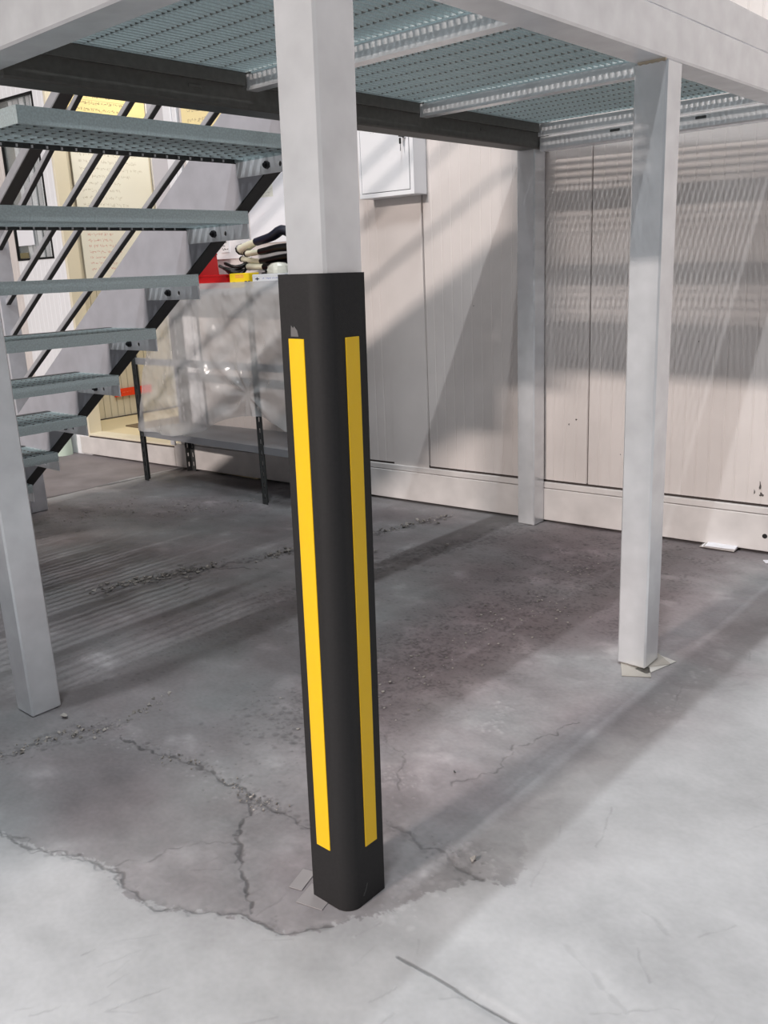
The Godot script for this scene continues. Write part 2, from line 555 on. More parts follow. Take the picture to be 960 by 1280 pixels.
		arr[Mesh.ARRAY_TANGENT] = tg
		arr[Mesh.ARRAY_INDEX] = ids
		var am := ArrayMesh.new()
		am.add_surface_from_arrays(Mesh.PRIMITIVE_TRIANGLES, arr)
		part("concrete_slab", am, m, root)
	var mb := MB.new()
	mb.bx(Vector3(-14, -0.25, -9), Vector3(6, -0.03, 12))
	part("slab_base", mb, M.concrete, root)
	mb = MB.new()
	for r in [[-14.0, FX0, -9.0, 12.0], [FX0, 6.0, FZ1, 12.0], [2.22, 6.0, FZ0, FZ1], [FX0, 6.0, -9.0, FZ0]]:
		mb.bx(Vector3(r[0], -0.03, r[2]), Vector3(r[1], -0.001, r[3]))
	part("concrete_slab", mb, M.concrete, root)

# ---------------------------------------------------------------- cold-room wall
const WX := 2.2047
const WM := 0.0684
func wall_at(z: float, off := 0.0) -> Vector3:
	return Vector3(WX + WM * z - off, 0, z)

# ribbed sheet from z0 to z1 (local z), y0..y1, face at local x = 0, with grooves each 45 mm
func ribbed(z0: float, z1: float, y0: float, y1: float, thick: float) -> MB:
	var mb := MB.new()
	var prof := [Vector2(0.004, z0), Vector2(0.0, z0 + 0.003)]
	var z := z0 + 0.045
	while z < z1 - 0.012:
		prof.append(Vector2(0, z - 0.0035)); prof.append(Vector2(0.0013, z - 0.0008)); prof.append(Vector2(0.0013, z + 0.0008)); prof.append(Vector2(0, z + 0.0035))
		z += 0.0455
	prof.append(Vector2(0.0, z1 - 0.003)); prof.append(Vector2(0.004, z1))
	for i in prof.size() - 1:
		var a: Vector2 = prof[i]
		var b: Vector2 = prof[i + 1]
		var nn := Vector3(-(b.y - a.y), 0, (b.x - a.x)).normalized()
		mb.quad(Vector3(a.x, y0, a.y), Vector3(b.x, y0, b.y), Vector3(b.x, y1, b.y), Vector3(a.x, y1, a.y), nn)
	mb.quad(Vector3(0.004, y0, z0), Vector3(0.004, y0, z1), Vector3(thick, y0, z1), Vector3(thick, y0, z0), Vector3.DOWN)
	mb.quad(Vector3(0.004, y1, z0), Vector3(0.004, y1, z1), Vector3(thick, y1, z1), Vector3(thick, y1, z0), Vector3.UP)
	mb.quad(Vector3(thick, y0, z0), Vector3(thick, y1, z0), Vector3(thick, y1, z1), Vector3(thick, y0, z1), Vector3.RIGHT)
	mb.quad(Vector3(0.004, y0, z0), Vector3(0.004, y1, z0), Vector3(thick, y1, z0), Vector3(thick, y0, z0), Vector3(0, 0, -1))
	mb.quad(Vector3(0.004, y0, z1), Vector3(0.004, y1, z1), Vector3(thick, y1, z1), Vector3(thick, y0, z1), Vector3(0, 0, 1))
	return mb

func build_wall() -> void:
	var w := structure("wall_right", "off-white insulated panel wall with fine vertical ribs")
	w.position = Vector3(WX, 0, 0)
	w.rotation.y = atan(WM)
	var seams := [3.0, 2.2, 1.46, 0.72, -0.012, -0.752, -1.486, -2.222, -2.896]
	for i in seams.size() - 1:
		part("panel", ribbed(seams[i + 1] + 0.0015, seams[i] - 0.0015, 0.172, 3.0, 0.08), M.panel, w)
	part("panel", ribbed(-6.5, -4.47, 0.0, 3.0, 0.08), M.panel, w)
	# below, above and beside the window of the left-hand panel
	for q in [[-4.47, -4.09, 0.0, 1.155], [-4.47, -4.09, 2.05, 3.0], [-4.09, -3.972, 0.0, 3.0]]:
		part("panel", ribbed(q[0], q[1] - 0.0005, q[2], q[3], 0.08), M.white_frame, w)
	var mb := MB.new()
	mb.bx(Vector3(0.0, 2.35, -3.97), Vector3(0.08, 3.0, -3.125), 0.002)
	part("lintel", mb, M.panel, w)
	# frame of the passage: grey face and white return
	mb = MB.new()
	mb.bx(Vector3(-0.006, 0.112, -3.125), Vector3(0.08, 2.35, -3.0), 0.003)
	part("door_frame", mb, M.grey_frame, w)
	mb = MB.new()
	mb.bx(Vector3(-0.012, 0.172, -3.0), Vector3(0.08, 3.0, -2.94), 0.004)
	part("door_frame", mb, M.white_frame, w)
	mb = MB.new()
	mb.bx(Vector3(-0.009, 0.172, -2.938), Vector3(0.08, 3.0, -2.905), 0.004)
	part("door_frame", mb, M.white_frame, w)
	mb = MB.new()
	mb.bx(Vector3(-0.004, 0.112, -3.985), Vector3(0.085, 2.36, -3.965), 0.003)
	part("door_frame", mb, M.beige, w)
	# cover strip over a panel joint
	mb = MB.new()
	mb.bx(Vector3(-0.004, 0.118, -1.676), Vector3(-0.0003, 3.0, -1.488), 0.001)
	part("cover_strip", mb, M.panel, w)
	mb = MB.new()
	mb.bx(Vector3(0.002, 0.162, -2.9), Vector3(0.06, 0.174, 3.0))
	part("seal_strip", mb, M.seal, w)
	mb = MB.new()
	mb.bx(Vector3(0.0, 2.99, -6.5), Vector3(4.0, 3.05, 3.0))
	part("roof_panel", mb, M.panel, w)
	# dirt marks on the panels: [z, y, half width, half height]
	for q in [[-0.118, 0.235, 0.004, 0.022], [-0.112, 0.205, 0.009, 0.010], [-0.135, 0.212, 0.003, 0.012], [-0.80, 0.42, 0.006, 0.004], [-0.83, 0.40, 0.004, 0.005], [-0.62, 0.30, 0.0025, 0.003], [-0.35, 0.72, 0.002, 0.004], [-1.25, 0.85, 0.0025, 0.003]]:
		mb = MB.new()
		var ring := []
		for k in 9:
			var an := TAU * k / 9.0
			var rr := 0.7 + 0.3 * sin(k * 2.3 + q[0] * 40.0)
			ring.append(Vector3(-0.0004, q[1] + sin(an) * q[3] * rr, q[0] + cos(an) * q[2] * rr))
		mb.prism(ring, Vector3(0.0005, 0, 0))
		part("dirt_mark", mb, M.stain, w)
	# bottom rail
	var s := structure("baseboard_right", "off-white base rail along the foot of the panel wall")
	s.position = w.position
	s.rotation.y = w.rotation.y
	for q in [[-3.18, 3.0, 0.137], [-4.06, -3.182, 0.112]]:
		mb = MB.new()
		mb.bx(Vector3(-0.012, 0.008, q[0]), Vector3(0.07, q[2], q[1]), 0.002)
		part("lower_board", mb, M.skirt, s)
	mb = MB.new()
	mb.bx(Vector3(-0.010, 0.1395, -3.125), Vector3(0.07, 0.163, 3.0), 0.002)
	part("upper_strip", mb, M.skirt, s)
	mb = MB.new()
	mb.bx(Vector3(-0.004, 0.112, -3.97), Vector3(0.012, 0.121, -3.185))
	part("seal_strip", mb, M.seal, s)
	mb = MB.new()
	mb.bx(Vector3(-0.010, 0.121, -3.97), Vector3(0.09, 0.132, -3.125), 0.002)
	part("door_sill", mb, M.beige, s)
	for q in [[-0.088, 0.063], [-3.068, 0.069]]:
		mb = MB.new()
		mb.tube([Vector3(-0.0128, q[1], q[0]), Vector3(-0.0105, q[1], q[0])], [0.0085, 0.0085], 14)
		part("drain_plug", mb, M.black, s)
	# window in the left-hand panel
	var wd := structure("window_1", "window with a black gasket in the white panel wall")
	wd.position = w.position
	wd.rotation.y = w.rotation.y
	mb = MB.new()
	for q in [[-4.47, -4.09, 1.155, 1.166], [-4.47, -4.09, 2.04, 2.05], [-4.101, -4.09, 1.155, 2.05], [-4.47, -4.459, 1.155, 2.05]]:
		mb.bx(Vector3(-0.003, q[2], q[0]), Vector3(0.02, q[3], q[1]))
	part("window_gasket", mb, M.black, wd)
	mb = MB.new()
	mb.bx(Vector3(0.010, 1.16, -4.465), Vector3(0.014, 2.045, -4.095))
	part("pane", mb, M.glass, wd)
	mb = MB.new()
	mb.bx(Vector3(0.084, 1.1, -4.7), Vector3(0.094, 2.1, -3.99))
	part("dark_backing", mb, mat(Color(0.25, 0.20, 0.17), 0.7), wd)
	var zz := -4.105
	for k in 5:
		mb = MB.new()
		mb.bx(Vector3(0.022, 1.16, zz - [0.05, 0.035, 0.045, 0.05, 0.04][k]), Vector3(0.034, 2.045, zz), 0.003)
		part("blind_slat", mb, M.white_frame if k % 2 == 0 else M.grey_frame, wd)
		zz -= 0.058
	# papers stuck on the inside of the pane
	mb = MB.new()
	mb.bx(Vector3(0.006, 1.168, -4.45), Vector3(0.008, 1.20, -4.36))
	part("sticker", mb, mat(Color(0.45, 0.42, 0.30), 0.7), wd)
	mb = MB.new()
	mb.bx(Vector3(0.006, 1.24, -4.45), Vector3(0.008, 1.40, -4.28))
	part("sticker", mb, M.paper, wd)

	# the lit room behind the passage
	var r := structure("wall_back", "cream corrugated end wall of the lit room behind the passage")
	mb = MB.new()
	var n := 52
	for k in n:
		var x0 := 1.98 + k * 0.05
		mb.bx(Vector3(x0, 0.125, -4.5), Vector3(x0 + 0.047, 2.7, -4.42), 0.003)
	part("corrugated_sheet", mb, M.warm_panel, r).set_meta("kind", "stuff")
	mb = MB.new()
	mb.bx(Vector3(1.9, 0.0, -4.6), Vector3(4.8, 2.7, -4.47))
	part("panel", mb, M.warm_panel, r)
	mb = MB.new()
	mb.bx(Vector3(2.0, 0.125, -4.42), Vector3(4.6, 0.131, -4.408))
	part("seal_strip", mb, M.seal, r)
	mb = MB.new()
	mb.bx(Vector3(2.895, 0.131, -4.42), Vector3(2.96, 2.7, -4.405), 0.003)
	part("glare_strip", mb, M.white_frame, r)  # white strip paints the glare along the edge of the sheet
	r = structure("wall_far")
	mb = MB.new()
	mb.bx(Vector3(4.6, 0, -4.6), Vector3(4.7, 2.8, -2.5))
	part("panel", mb, M.warm_panel, r)
	r = structure("wall_side")
	mb = MB.new()
	mb.bx(Vector3(2.12, 0, -2.6), Vector3(4.7, 2.8, -2.5))
	part("panel", mb, M.warm_panel, r)
	r = structure("floor_room", "cream floor of the lit room, one step above the concrete")
	mb = MB.new()
	mb.bx(Vector3(2.03, -0.03, -4.5), Vector3(4.65, 0.125, -2.55))
	part("floor_panel", mb, mat(Color(0.86, 0.80, 0.66), 0.55), r)
	mb = MB.new()
	mb.bx(Vector3(2.22, 0.1255, -4.02), Vector3(2.62, 0.133, -3.72), 0.002)
	single("floor_mat", mb, mat(Color(0.42, 0.36, 0.27), 0.9), "brown mat lying on the cream floor inside the lit room", "mat")
	r = structure("ceiling_room")
	mb = MB.new()
	mb.bx(Vector3(1.93, 2.6, -4.6), Vector3(4.75, 2.75, -2.45))
	part("panel", mb, M.warm_panel, r)
	var o := thing("room_lamp", "round warm lamp under the ceiling of the lit room", "lamp", Vector3(2.75, 2.45, -3.55))
	mb = MB.new()
	mb.tube([Vector3(0, 0.15, 0), Vector3(0, 0.10, 0)], [0.12, 0.12], 20)
	part("lamp_base", mb, M.white_frame, o)
	mb = MB.new()
	mb.tube([Vector3(0, 0.10, 0), Vector3(0, 0.06, 0), Vector3(0, 0.035, 0)], [0.11, 0.10, 0.05], 20)
	part("lamp_globe", mb, M.warm_lamp, o)
	var l := OmniLight3D.new()
	l.name = "light"
	l.light_color = Color(1.0, 0.99, 0.965)
	l.light_energy = ROOM_LIGHT
	l.light_size = 0.1
	l.omni_range = 12
	l.shadow_enabled = true
	l.position = Vector3(0, -0.08, 0)
	o.add_child(l, true)

	# notices on the end wall and on the panel wall
	var im := written_page(360, 340, Color(0.97, 0.90, 0.66), Color(0.62, 0.56, 0.42), 40, 60, 9, 28, 270, 2, 3)
	notice_flat("notice_sheet", im, Vector3(2.33, 1.945, -4.41), Vector3(2.885, 2.42, -4.404), "cream sheet with a faint drawing, high on the end wall of the lit room")
	im = written_page(360, 520, Color(0.97, 0.97, 0.95), Color(0.72, 0.70, 0.66), 30, 40, 11, 24, 300, 1)
	var im2 := written_page(200, 240, Color(0.97, 0.965, 0.95), Color(0.80, 0.52, 0.50), 20, 14, 9, 20, 170, 1)
	im.blit_rect(im2, Rect2i(0, 0, 200, 240), Vector2i(10, 280))
	notice_flat("notice_sheet", im, Vector3(2.31, 0.985, -4.41), Vector3(2.875, 1.915, -4.404), "white sheet with a red list, below the cream sheet in the lit room")
	im = Image.create(280, 36, false, Image.FORMAT_RGB8)
	im.fill(Color(0.95, 0.26, 0.07))
	im.fill_rect(Rect2i(8, 14, 38, 14), Color(0.45, 0.22, 0.10))
	im.blit_rect(written_page(100, 14, Color(0.95, 0.26, 0.07), Color(0.98, 0.55, 0.40), 2, 2, 1, 12, 90, 2), Rect2i(0, 0, 100, 14), Vector2i(56, 12))
	notice_flat("orange_sign", im, Vector3(2.41, 0.262, -4.41), Vector3(2.70, 0.314, -4.402), "long orange sign strip low on the cream end wall of the lit room", "sign")
	im = written_page(420, 260, Color(0.97, 0.90, 0.68), Color(0.74, 0.66, 0.50), 40, 60, 6, 34, 330, 2)
	notice_wall("notice_sheet", im, -2.865, -2.44, 1.665, 1.98, "yellowish handwritten sheet on the panel wall right of the white door frame")
	im = written_page(420, 520, Color(0.95, 0.95, 0.95), Color(0.80, 0.80, 0.82), 50, 60, 3, 40, 200, 1)
	notice_wall("notice_sheet", im, -2.862, -2.468, 1.09, 1.655, "large plain white sheet on the panel wall behind the stair stringer")
	im = written_page(260, 520, Color(0.95, 0.95, 0.97), Color(0.88, 0.88, 0.90), 8, 20, 1, 20, 40, 1)
	im.blit_rect(written_page(96, 140, Color(0.90, 0.90, 0.86), Color(0.66, 0.67, 0.60), 6, 8, 15, 9, 84, 1), Rect2i(0, 0, 96, 140), Vector2i(66, 250))
	notice_wall("notice_sheet", im, -2.46, -2.2, 1.15, 1.95, "tall white sheet with a small printed list, on the panel wall above the straps")
	im = written_page(40, 40, Color(0.93, 0.93, 0.93), Color(0.45, 0.45, 0.45), 6, 6, 3, 10, 28, 3)
	notice_wall("notice_sheet", im, -2.665, -2.61, 1.12, 1.18, "small white label with grey print at the foot of the white sheets", -0.0045)
	# white bracket under the shelf at the foot of the passage
	mb = MB.new()
	mb.bx(Vector3(0, -0.024, -0.018), Vector3(0.012, 0.024, 0.018), 0.003)
	var br := single("sill_bracket", mb, M.white_metal, "small white bracket on the base rail at the right end of the sill", "bracket")
	br.position = wall_at(-3.165, 0.026) + Vector3(0, 0.155, 0)
	br.rotation.y = atan(WM)
	# pale pipe stub at the left end of the sill
	o = thing("pipe_stub", "pale green-white round pipe stub at the left end of the passage sill", "pipe", wall_at(-4.15, 0.075))
	mb = MB.new()
	mb.tube([Vector3(0, 0, 0), Vector3(0, 0.105, 0)], [0.06, 0.058], 20)
	part("pipe", mb, mat(Color(0.80, 0.86, 0.80), 0.5), o)
	mb = MB.new()
	mb.tube([Vector3(0, 0.105, 0), Vector3(0, 0.110, 0), Vector3(0, 0.145, 0), Vector3(0, 0.15, 0)], [0.06, 0.064, 0.064, 0.058], 20)
	part("pipe_collar", mb, M.skirt, o)

func notice_flat(called: String, im: Image, lo: Vector3, hi: Vector3, label: String, cat := "notice") -> void:
	var mb := MB.new()
	mb.bx(lo, hi)
	single(called, mb, tex_mat(im, 0.7), label, cat)

func notice_wall(called: String, im: Image, z0: float, z1: float, y0: float, y1: float, label: String, out := -0.0005) -> void:
	var mb := MB.new()
	var c := (z0 + z1) / 2.0
	var h := (z1 - z0) / 2.0
	# front face with the print, then the thin edges
	mb.quad(Vector3(-0.004, y0, -h), Vector3(-0.004, y0, h), Vector3(-0.004, y1, h), Vector3(-0.004, y1, -h), Vector3.LEFT)
	var o := single(called, mb, tex_mat(im, 0.7), label, "notice")
	var b := MB.new()
	b.bx(Vector3(-0.0039, y0, -h), Vector3(0.0, y1, h))
	part("backing", b, M.paper, o)
	o.position = wall_at(c) + Vector3(out, 0, 0)
	o.rotation.y = atan(WM)

# ---------------------------------------------------------------- platform
const H0 := 1.4057
const H1 := 1.496

func hollow_post(x0: float, z1: float, y0: float, y1: float, s := 0.0761, lean := 0.0) -> MB:
	var mb := MB.new()
	var a := Vector3(x0 + s / 2, y0, z1 - s / 2)
	var b := a + Vector3(lean * (y1 - y0), y1 - y0, lean * (y1 - y0))
	mb.bar(a, b, Vector3.RIGHT, s, s, 0.004)
	return mb

func build_platform() -> void:
	var p := thing("mezzanine_platform", "galvanized steel platform on square posts with a grating deck, standing before the panel wall", "platform")
	part("post", hollow_post(0.0175, -0.011, 0.0, H0, 0.0761, 0.012), M.steel, p)
	part("post", hollow_post(1.1003, -0.0127, 0.004, H0), M.steel, p)
	part("post", hollow_post(0.0214, -1.0658, 0.0, H0), M.steel, p)
	part("post", hollow_post(2.055, -0.9265, 0.0, H0), M.steel, p)
	var mb := MB.new()
	mb.bx(Vector3(0.0214, H0, -0.0889), Vector3(2.17, H1, -0.0127), 0.004)
	part("beam", mb, M.steel, p)
	mb = MB.new()
	mb.bx(Vector3(0.0214, H0, -1.142), Vector3(0.0975, H1, -0.0889), 0.004)
	part("beam", mb, M.steel, p)
	mb = MB.new()
	mb.bx(Vector3(0.0975, 1.394, -0.990), Vector3(2.131, 1.503, -0.912), 0.004)
	part("beam", mb, M.shaded_steel, p)
	mb = MB.new()
	mb.bx(Vector3(2.06, 1.386, -0.912), Vector3(2.122, 1.432, -0.0889), 0.004)
	part("beam", mb, M.steel, p)
	mb = MB.new()
	mb.bx(Vector3(0.0214, 1.498, -0.026), Vector3(2.17, 1.572, -0.0175), 0.001)
	part("toe_board", mb, M.steel, p)
	mb = MB.new()
	mb.bx(Vector3(0.026, 1.498, -1.14), Vector3(0.034, 1.572, -0.026), 0.001)
	part("toe_board", mb, M.steel, p)
	# bearers under the panel ends: web and foot flange
	for x in [0.72, 1.392]:
		mb = MB.new()
		mb.bx(Vector3(x, 1.439, -0.912), Vector3(x + 0.005, 1.473, -0.0889))
		mb.bx(Vector3(x - 0.002, 1.437, -0.912), Vector3(x + 0.032, 1.442, -0.0889))
		part("bearer", mb, M.steel, p)
	mb = MB.new()
	mb.bx(Vector3(2.056, 1.433, -0.912), Vector3(2.061, 1.473, -0.0889))
	part("bearer", mb, M.steel, p)
	for q in [[0.105, 0.705], [0.775, 1.375], [1.44, 2.045]]:
		mb = MB.new()
		mb.bx(Vector3(q[0], 1.4725 - 0.028, -0.911), Vector3(q[1], 1.4725, -0.900))
		part("ledge_angle", mb, M.shaded_steel, p)
	# grating panels
	var panels := [[0.100, 0.712], [0.728, 1.384], [1.400, 2.050]]
	for q in panels:
		var f := MB.new()
		var x0: float = q[0]
		var x1: float = q[1]
		for e in [[x0, x0 + 0.003, -0.903, -0.092], [x1 - 0.003, x1, -0.903, -0.092], [x0 + 0.003, x1 - 0.003, -0.903, -0.900], [x0 + 0.003, x1 - 0.003, -0.095, -0.092]]:
			f.bx(Vector3(e[0], 1.474, e[2]), Vector3(e[1], 1.503, e[3]))
		var g := part("grating_panel", f, M.zinc, p)
		var bars := MB.new()
		var z := -0.890
		while z < -0.10:
			bars.bx(Vector3(x0 + 0.003, 1.475, z - 0.00175), Vector3(x1 - 0.003, 1.503, z + 0.00175))
			z += 0.0172
		part("bearing_bars", bars, M.zinc, g).set_meta("kind", "stuff")
		var cross := MB.new()
		var x := x0 + 0.036
		while x < x1 - 0.01:
			cross.bx(Vector3(x - 0.0015, 1.4765, -0.900), Vector3(x + 0.0015, 1.488, -0.095))
			x += 0.0715
		part("cross_bars", cross, M.zinc_dark, g).set_meta("kind", "stuff")
	# weld bead under the beam beside the right-hand post, caps and slots
	mb = MB.new()
	var path := []
	var rad := []
	for k in 15:
		path.append(Vector3(1.0995, H0 - 0.001, -0.016 - k * 0.0045))
		rad.append(0.0042 + 0.0011 * sin(k * 2.1))
	mb.tube(path, rad, 8)
	part("weld_bead", mb, M.weld, p)
	for q in [[0.56, 1.430], [1.72, 1.428]]:
		mb = MB.new()
		mb.box(Vector3(0.035, 0.008, 0.003), Transform3D(Basis(), Vector3(q[0], q[1], -0.9115)), 0.001)
		part("slot_plug", mb, M.shaded_steel, p)
	for z in [-0.62, -0.33]:
		mb = MB.new()
		mb.box(Vector3(0.003, 0.008, 0.035), Transform3D(Basis(), Vector3(2.0595, 1.418, z)), 0.001)
		part("slot_plug", mb, M.dark_steel, p)

# rectangular plate in the plane x = const with round holes; cells are [z0, z1, hole?]
func holed_plate(x0: float, thick: float, y0: float, y1: float, cells: Array) -> MB:
	var mb := MB.new()
	for c in cells:
		var z0: float = c[0]
		var z1: float = c[1]
		if not c[2]:
			mb.bx(Vector3(x0, y0, z0), Vector3(x0 + thick, y1, z1))
			continue
		var cz := (z0 + z1) / 2.0
		var cy := (y0 + y1) / 2.0
		var outer := []
		var inner := []
		for k in 16:
			var a := TAU * k / 16.0
			var d := Vector2(cos(a), sin(a))
			var s := minf((z1 - z0) / 2.0 / maxf(absf(d.x), 1e-5), (y1 - y0) / 2.0 / maxf(absf(d.y), 1e-5))
			outer.append(Vector2(cz + d.x * s, cy + d.y * s))
			inner.append(Vector2(cz + d.x * 0.0075, cy + d.y * 0.0075))
		for k in 16:
			var j := (k + 1) % 16
			for e in [[x0, Vector3.LEFT], [x0 + thick, Vector3.RIGHT]]:
				mb.quad(Vector3(e[0], outer[k].y, outer[k].x), Vector3(e[0], outer[j].y, outer[j].x), Vector3(e[0], inner[j].y, inner[j].x), Vector3(e[0], inner[k].y, inner[k].x), e[1])
			var nn := -Vector3(0, inner[k].y - cy, inner[k].x - cz).normalized()
			mb.quad(Vector3(x0, inner[k].y, inner[k].x), Vector3(x0, inner[j].y, inner[j].x), Vector3(x0 + thick, inner[j].y, inner[j].x), Vector3(x0 + thick, inner[k].y, inner[k].x), nn)
			if outer[k].y == outer[j].y or absf(absf(outer[k].y - cy) - (y1 - y0) / 2.0) < 1e-4:
				var up := Vector3(0, signf(outer[k].y - cy), 0)
				mb.quad(Vector3(x0, outer[k].y, outer[k].x), Vector3(x0, outer[j].y, outer[j].x), Vector3(x0 + thick, outer[j].y, outer[j].x), Vector3(x0 + thick, outer[k].y, outer[k].x), up)
	return mb

func build_stairs() -> void:
	var s := thing("staircase", "open-riser steel staircase with grating treads going down behind the platform", "stairs")
	for q in [[0.9, 0.95], [0.055, 0.105]]:
		var mb := MB.new()
		var yb := func(z: float) -> float: return 1.285 + 0.648 * (z + 1.056)
		var yt := func(z: float) -> float: return 1.563 + 0.648 * (z + 1.056)
		var z1 := -0.992 if q[0] > 0.5 else -1.15
		mb.prism([Vector3(q[0], yb.call(z1), z1), Vector3(q[0], yt.call(z1), z1), Vector3(q[0], yt.call(-2.93), -2.93), Vector3(q[0], 0.071, -2.93)], Vector3(q[1] - q[0], 0, 0))
		var sr := part("stringer", mb, M.stringer, s)
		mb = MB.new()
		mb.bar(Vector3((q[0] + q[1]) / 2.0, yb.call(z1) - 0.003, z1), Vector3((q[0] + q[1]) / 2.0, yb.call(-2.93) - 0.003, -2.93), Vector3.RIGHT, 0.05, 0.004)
		part("stringer_underside_shade", mb, M.under, sr)  # dark strip paints the shade below the stringer
	for n in range(1, 9):
		var y := 1.5088 - 0.1645 * n
		var zr := -0.6436 - 0.2537 * n
		var zf := zr - 0.288
		var xa := 0.108
		var xb := 0.897
		var f := MB.new()
		f.bx(Vector3(xa, y - 0.034, zr - 0.004), Vector3(xb, y, zr))
		f.bx(Vector3(xa, y - 0.034, zf), Vector3(xa + 0.004, y, zr - 0.004))
		f.bx(Vector3(xb - 0.004, y - 0.034, zf), Vector3(xb, y, zr - 0.004))
		var t := part("tread", f, M.zinc, s)
		var ns := MB.new()      # nosing: top strip and deep lip
		ns.bx(Vector3(xa, y - 0.004, zf), Vector3(xb, y + 0.001, zf + 0.03))
		ns.bx(Vector3(xa, y - 0.036, zf - 0.004), Vector3(xb, y + 0.001, zf))
		part("nosing", ns, M.dark_steel, t)
		var bars := MB.new()
		for k in 8:
			var z := zr - 0.033 - k * 0.031
			bars.bx(Vector3(xa + 0.004, y - 0.030, z - 0.0015), Vector3(xb - 0.004, y, z + 0.0015))
		part("bearing_bars", bars, M.zinc, t).set_meta("kind", "stuff")
		var cr := MB.new()
		var tk := MB.new()
		var x := xa + 0.03
		while x < xb - 0.01:
			cr.bx(Vector3(x - 0.002, y - 0.028, zf + 0.001), Vector3(x + 0.002, y - 0.001, zr - 0.004))
			tk.bx(Vector3(x - 0.0017, y - 0.034, zf), Vector3(x + 0.0017, y - 0.019, zf + 0.004))
			x += 0.0375
		part("cross_bars", cr, M.zinc_dark, t).set_meta("kind", "stuff")
		part("lit_bar_ends", tk, M.white_frame, t).set_meta("kind", "stuff")  # white tabs paint the light showing at the nosing
		# end plate, bolted to the stringer, with one spare hole
		var pl := holed_plate(xb - 0.0045, 0.004, y - 0.075, y - 0.034, [[zf + 0.005, zr - 0.125, false], [zr - 0.125, zr - 0.082, true], [zr - 0.082, zr, false]])
		part("end_plate", pl, M.white_frame, t)
		var bo := MB.new()
		bo.tube([Vector3(xb - 0.0046, y - 0.053, zr - 0.152), Vector3(xb - 0.014, y - 0.053, zr - 0.152)], [0.011, 0.010], 6)
		bo.tube([Vector3(xb - 0.014, y - 0.053, zr - 0.152), Vector3(xb - 0.020, y - 0.053, zr - 0.152)], [0.005, 0.005], 8)
		part("bolt", bo, M.bolt, t)
	var mb := MB.new()
	mb.bx(Vector3(1.008, 0.0, -3.02), Vector3(1.088, 1.29, -2.94), 0.003)
	part("newel_post", mb, M.rail, s)
	mb = MB.new()
	mb.bx(Vector3(0.952, 0.16, -3.0), Vector3(1.008, 0.26, -2.945), 0.002)
	part("newel_bracket", mb, M.rail, s)
	mb = MB.new()
	mb.bx(Vector3(1.008, 1.29, -1.08), Vector3(1.088, 2.4, -1.0), 0.003)
	part("newel_post", mb, M.rail, s)
	mb = MB.new()
	mb.bx(Vector3(0.952, 1.30, -1.07), Vector3(1.008, 1.40, -1.01), 0.002)
	part("newel_bracket", mb, M.rail, s)
	for q in [[1.152, 0.611, 0.020], [1.388, 0.620, 0.020], [1.511, 0.605, 0.020], [1.771, 0.640, 0.020]]:
		mb = MB.new()
		mb.bar(Vector3(1.045, q[0] + q[1] * 0.95, -1.05), Vector3(1.045, q[0] - q[1] * 0.95, -2.95), Vector3.RIGHT, q[2], q[2] * 0.9, 0.0015)
		var rl := part("rail", mb, M.rail, s)
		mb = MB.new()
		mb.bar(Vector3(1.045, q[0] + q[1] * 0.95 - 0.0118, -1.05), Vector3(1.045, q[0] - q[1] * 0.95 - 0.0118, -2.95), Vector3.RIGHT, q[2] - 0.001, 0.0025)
		part("rail_underside_shade", mb, M.under, rl)  # dark strip, the shade under the rail put in as colour
	mb = MB.new()
	mb.bar(Vector3(1.045, 1.86 + 0.575 * 0.95, -1.05), Vector3(1.045, 1.86 - 0.600 * 0.95, -2.95), Vector3.RIGHT, 0.055, 0.042, 0.004)
	var hr := part("handrail", mb, M.rail, s)
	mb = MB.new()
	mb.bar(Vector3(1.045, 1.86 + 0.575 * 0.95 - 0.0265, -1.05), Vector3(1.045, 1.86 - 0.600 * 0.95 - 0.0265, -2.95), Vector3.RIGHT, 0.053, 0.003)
	part("rail_underside_shade", mb, M.under, hr)  # same painted shade, below the handrail

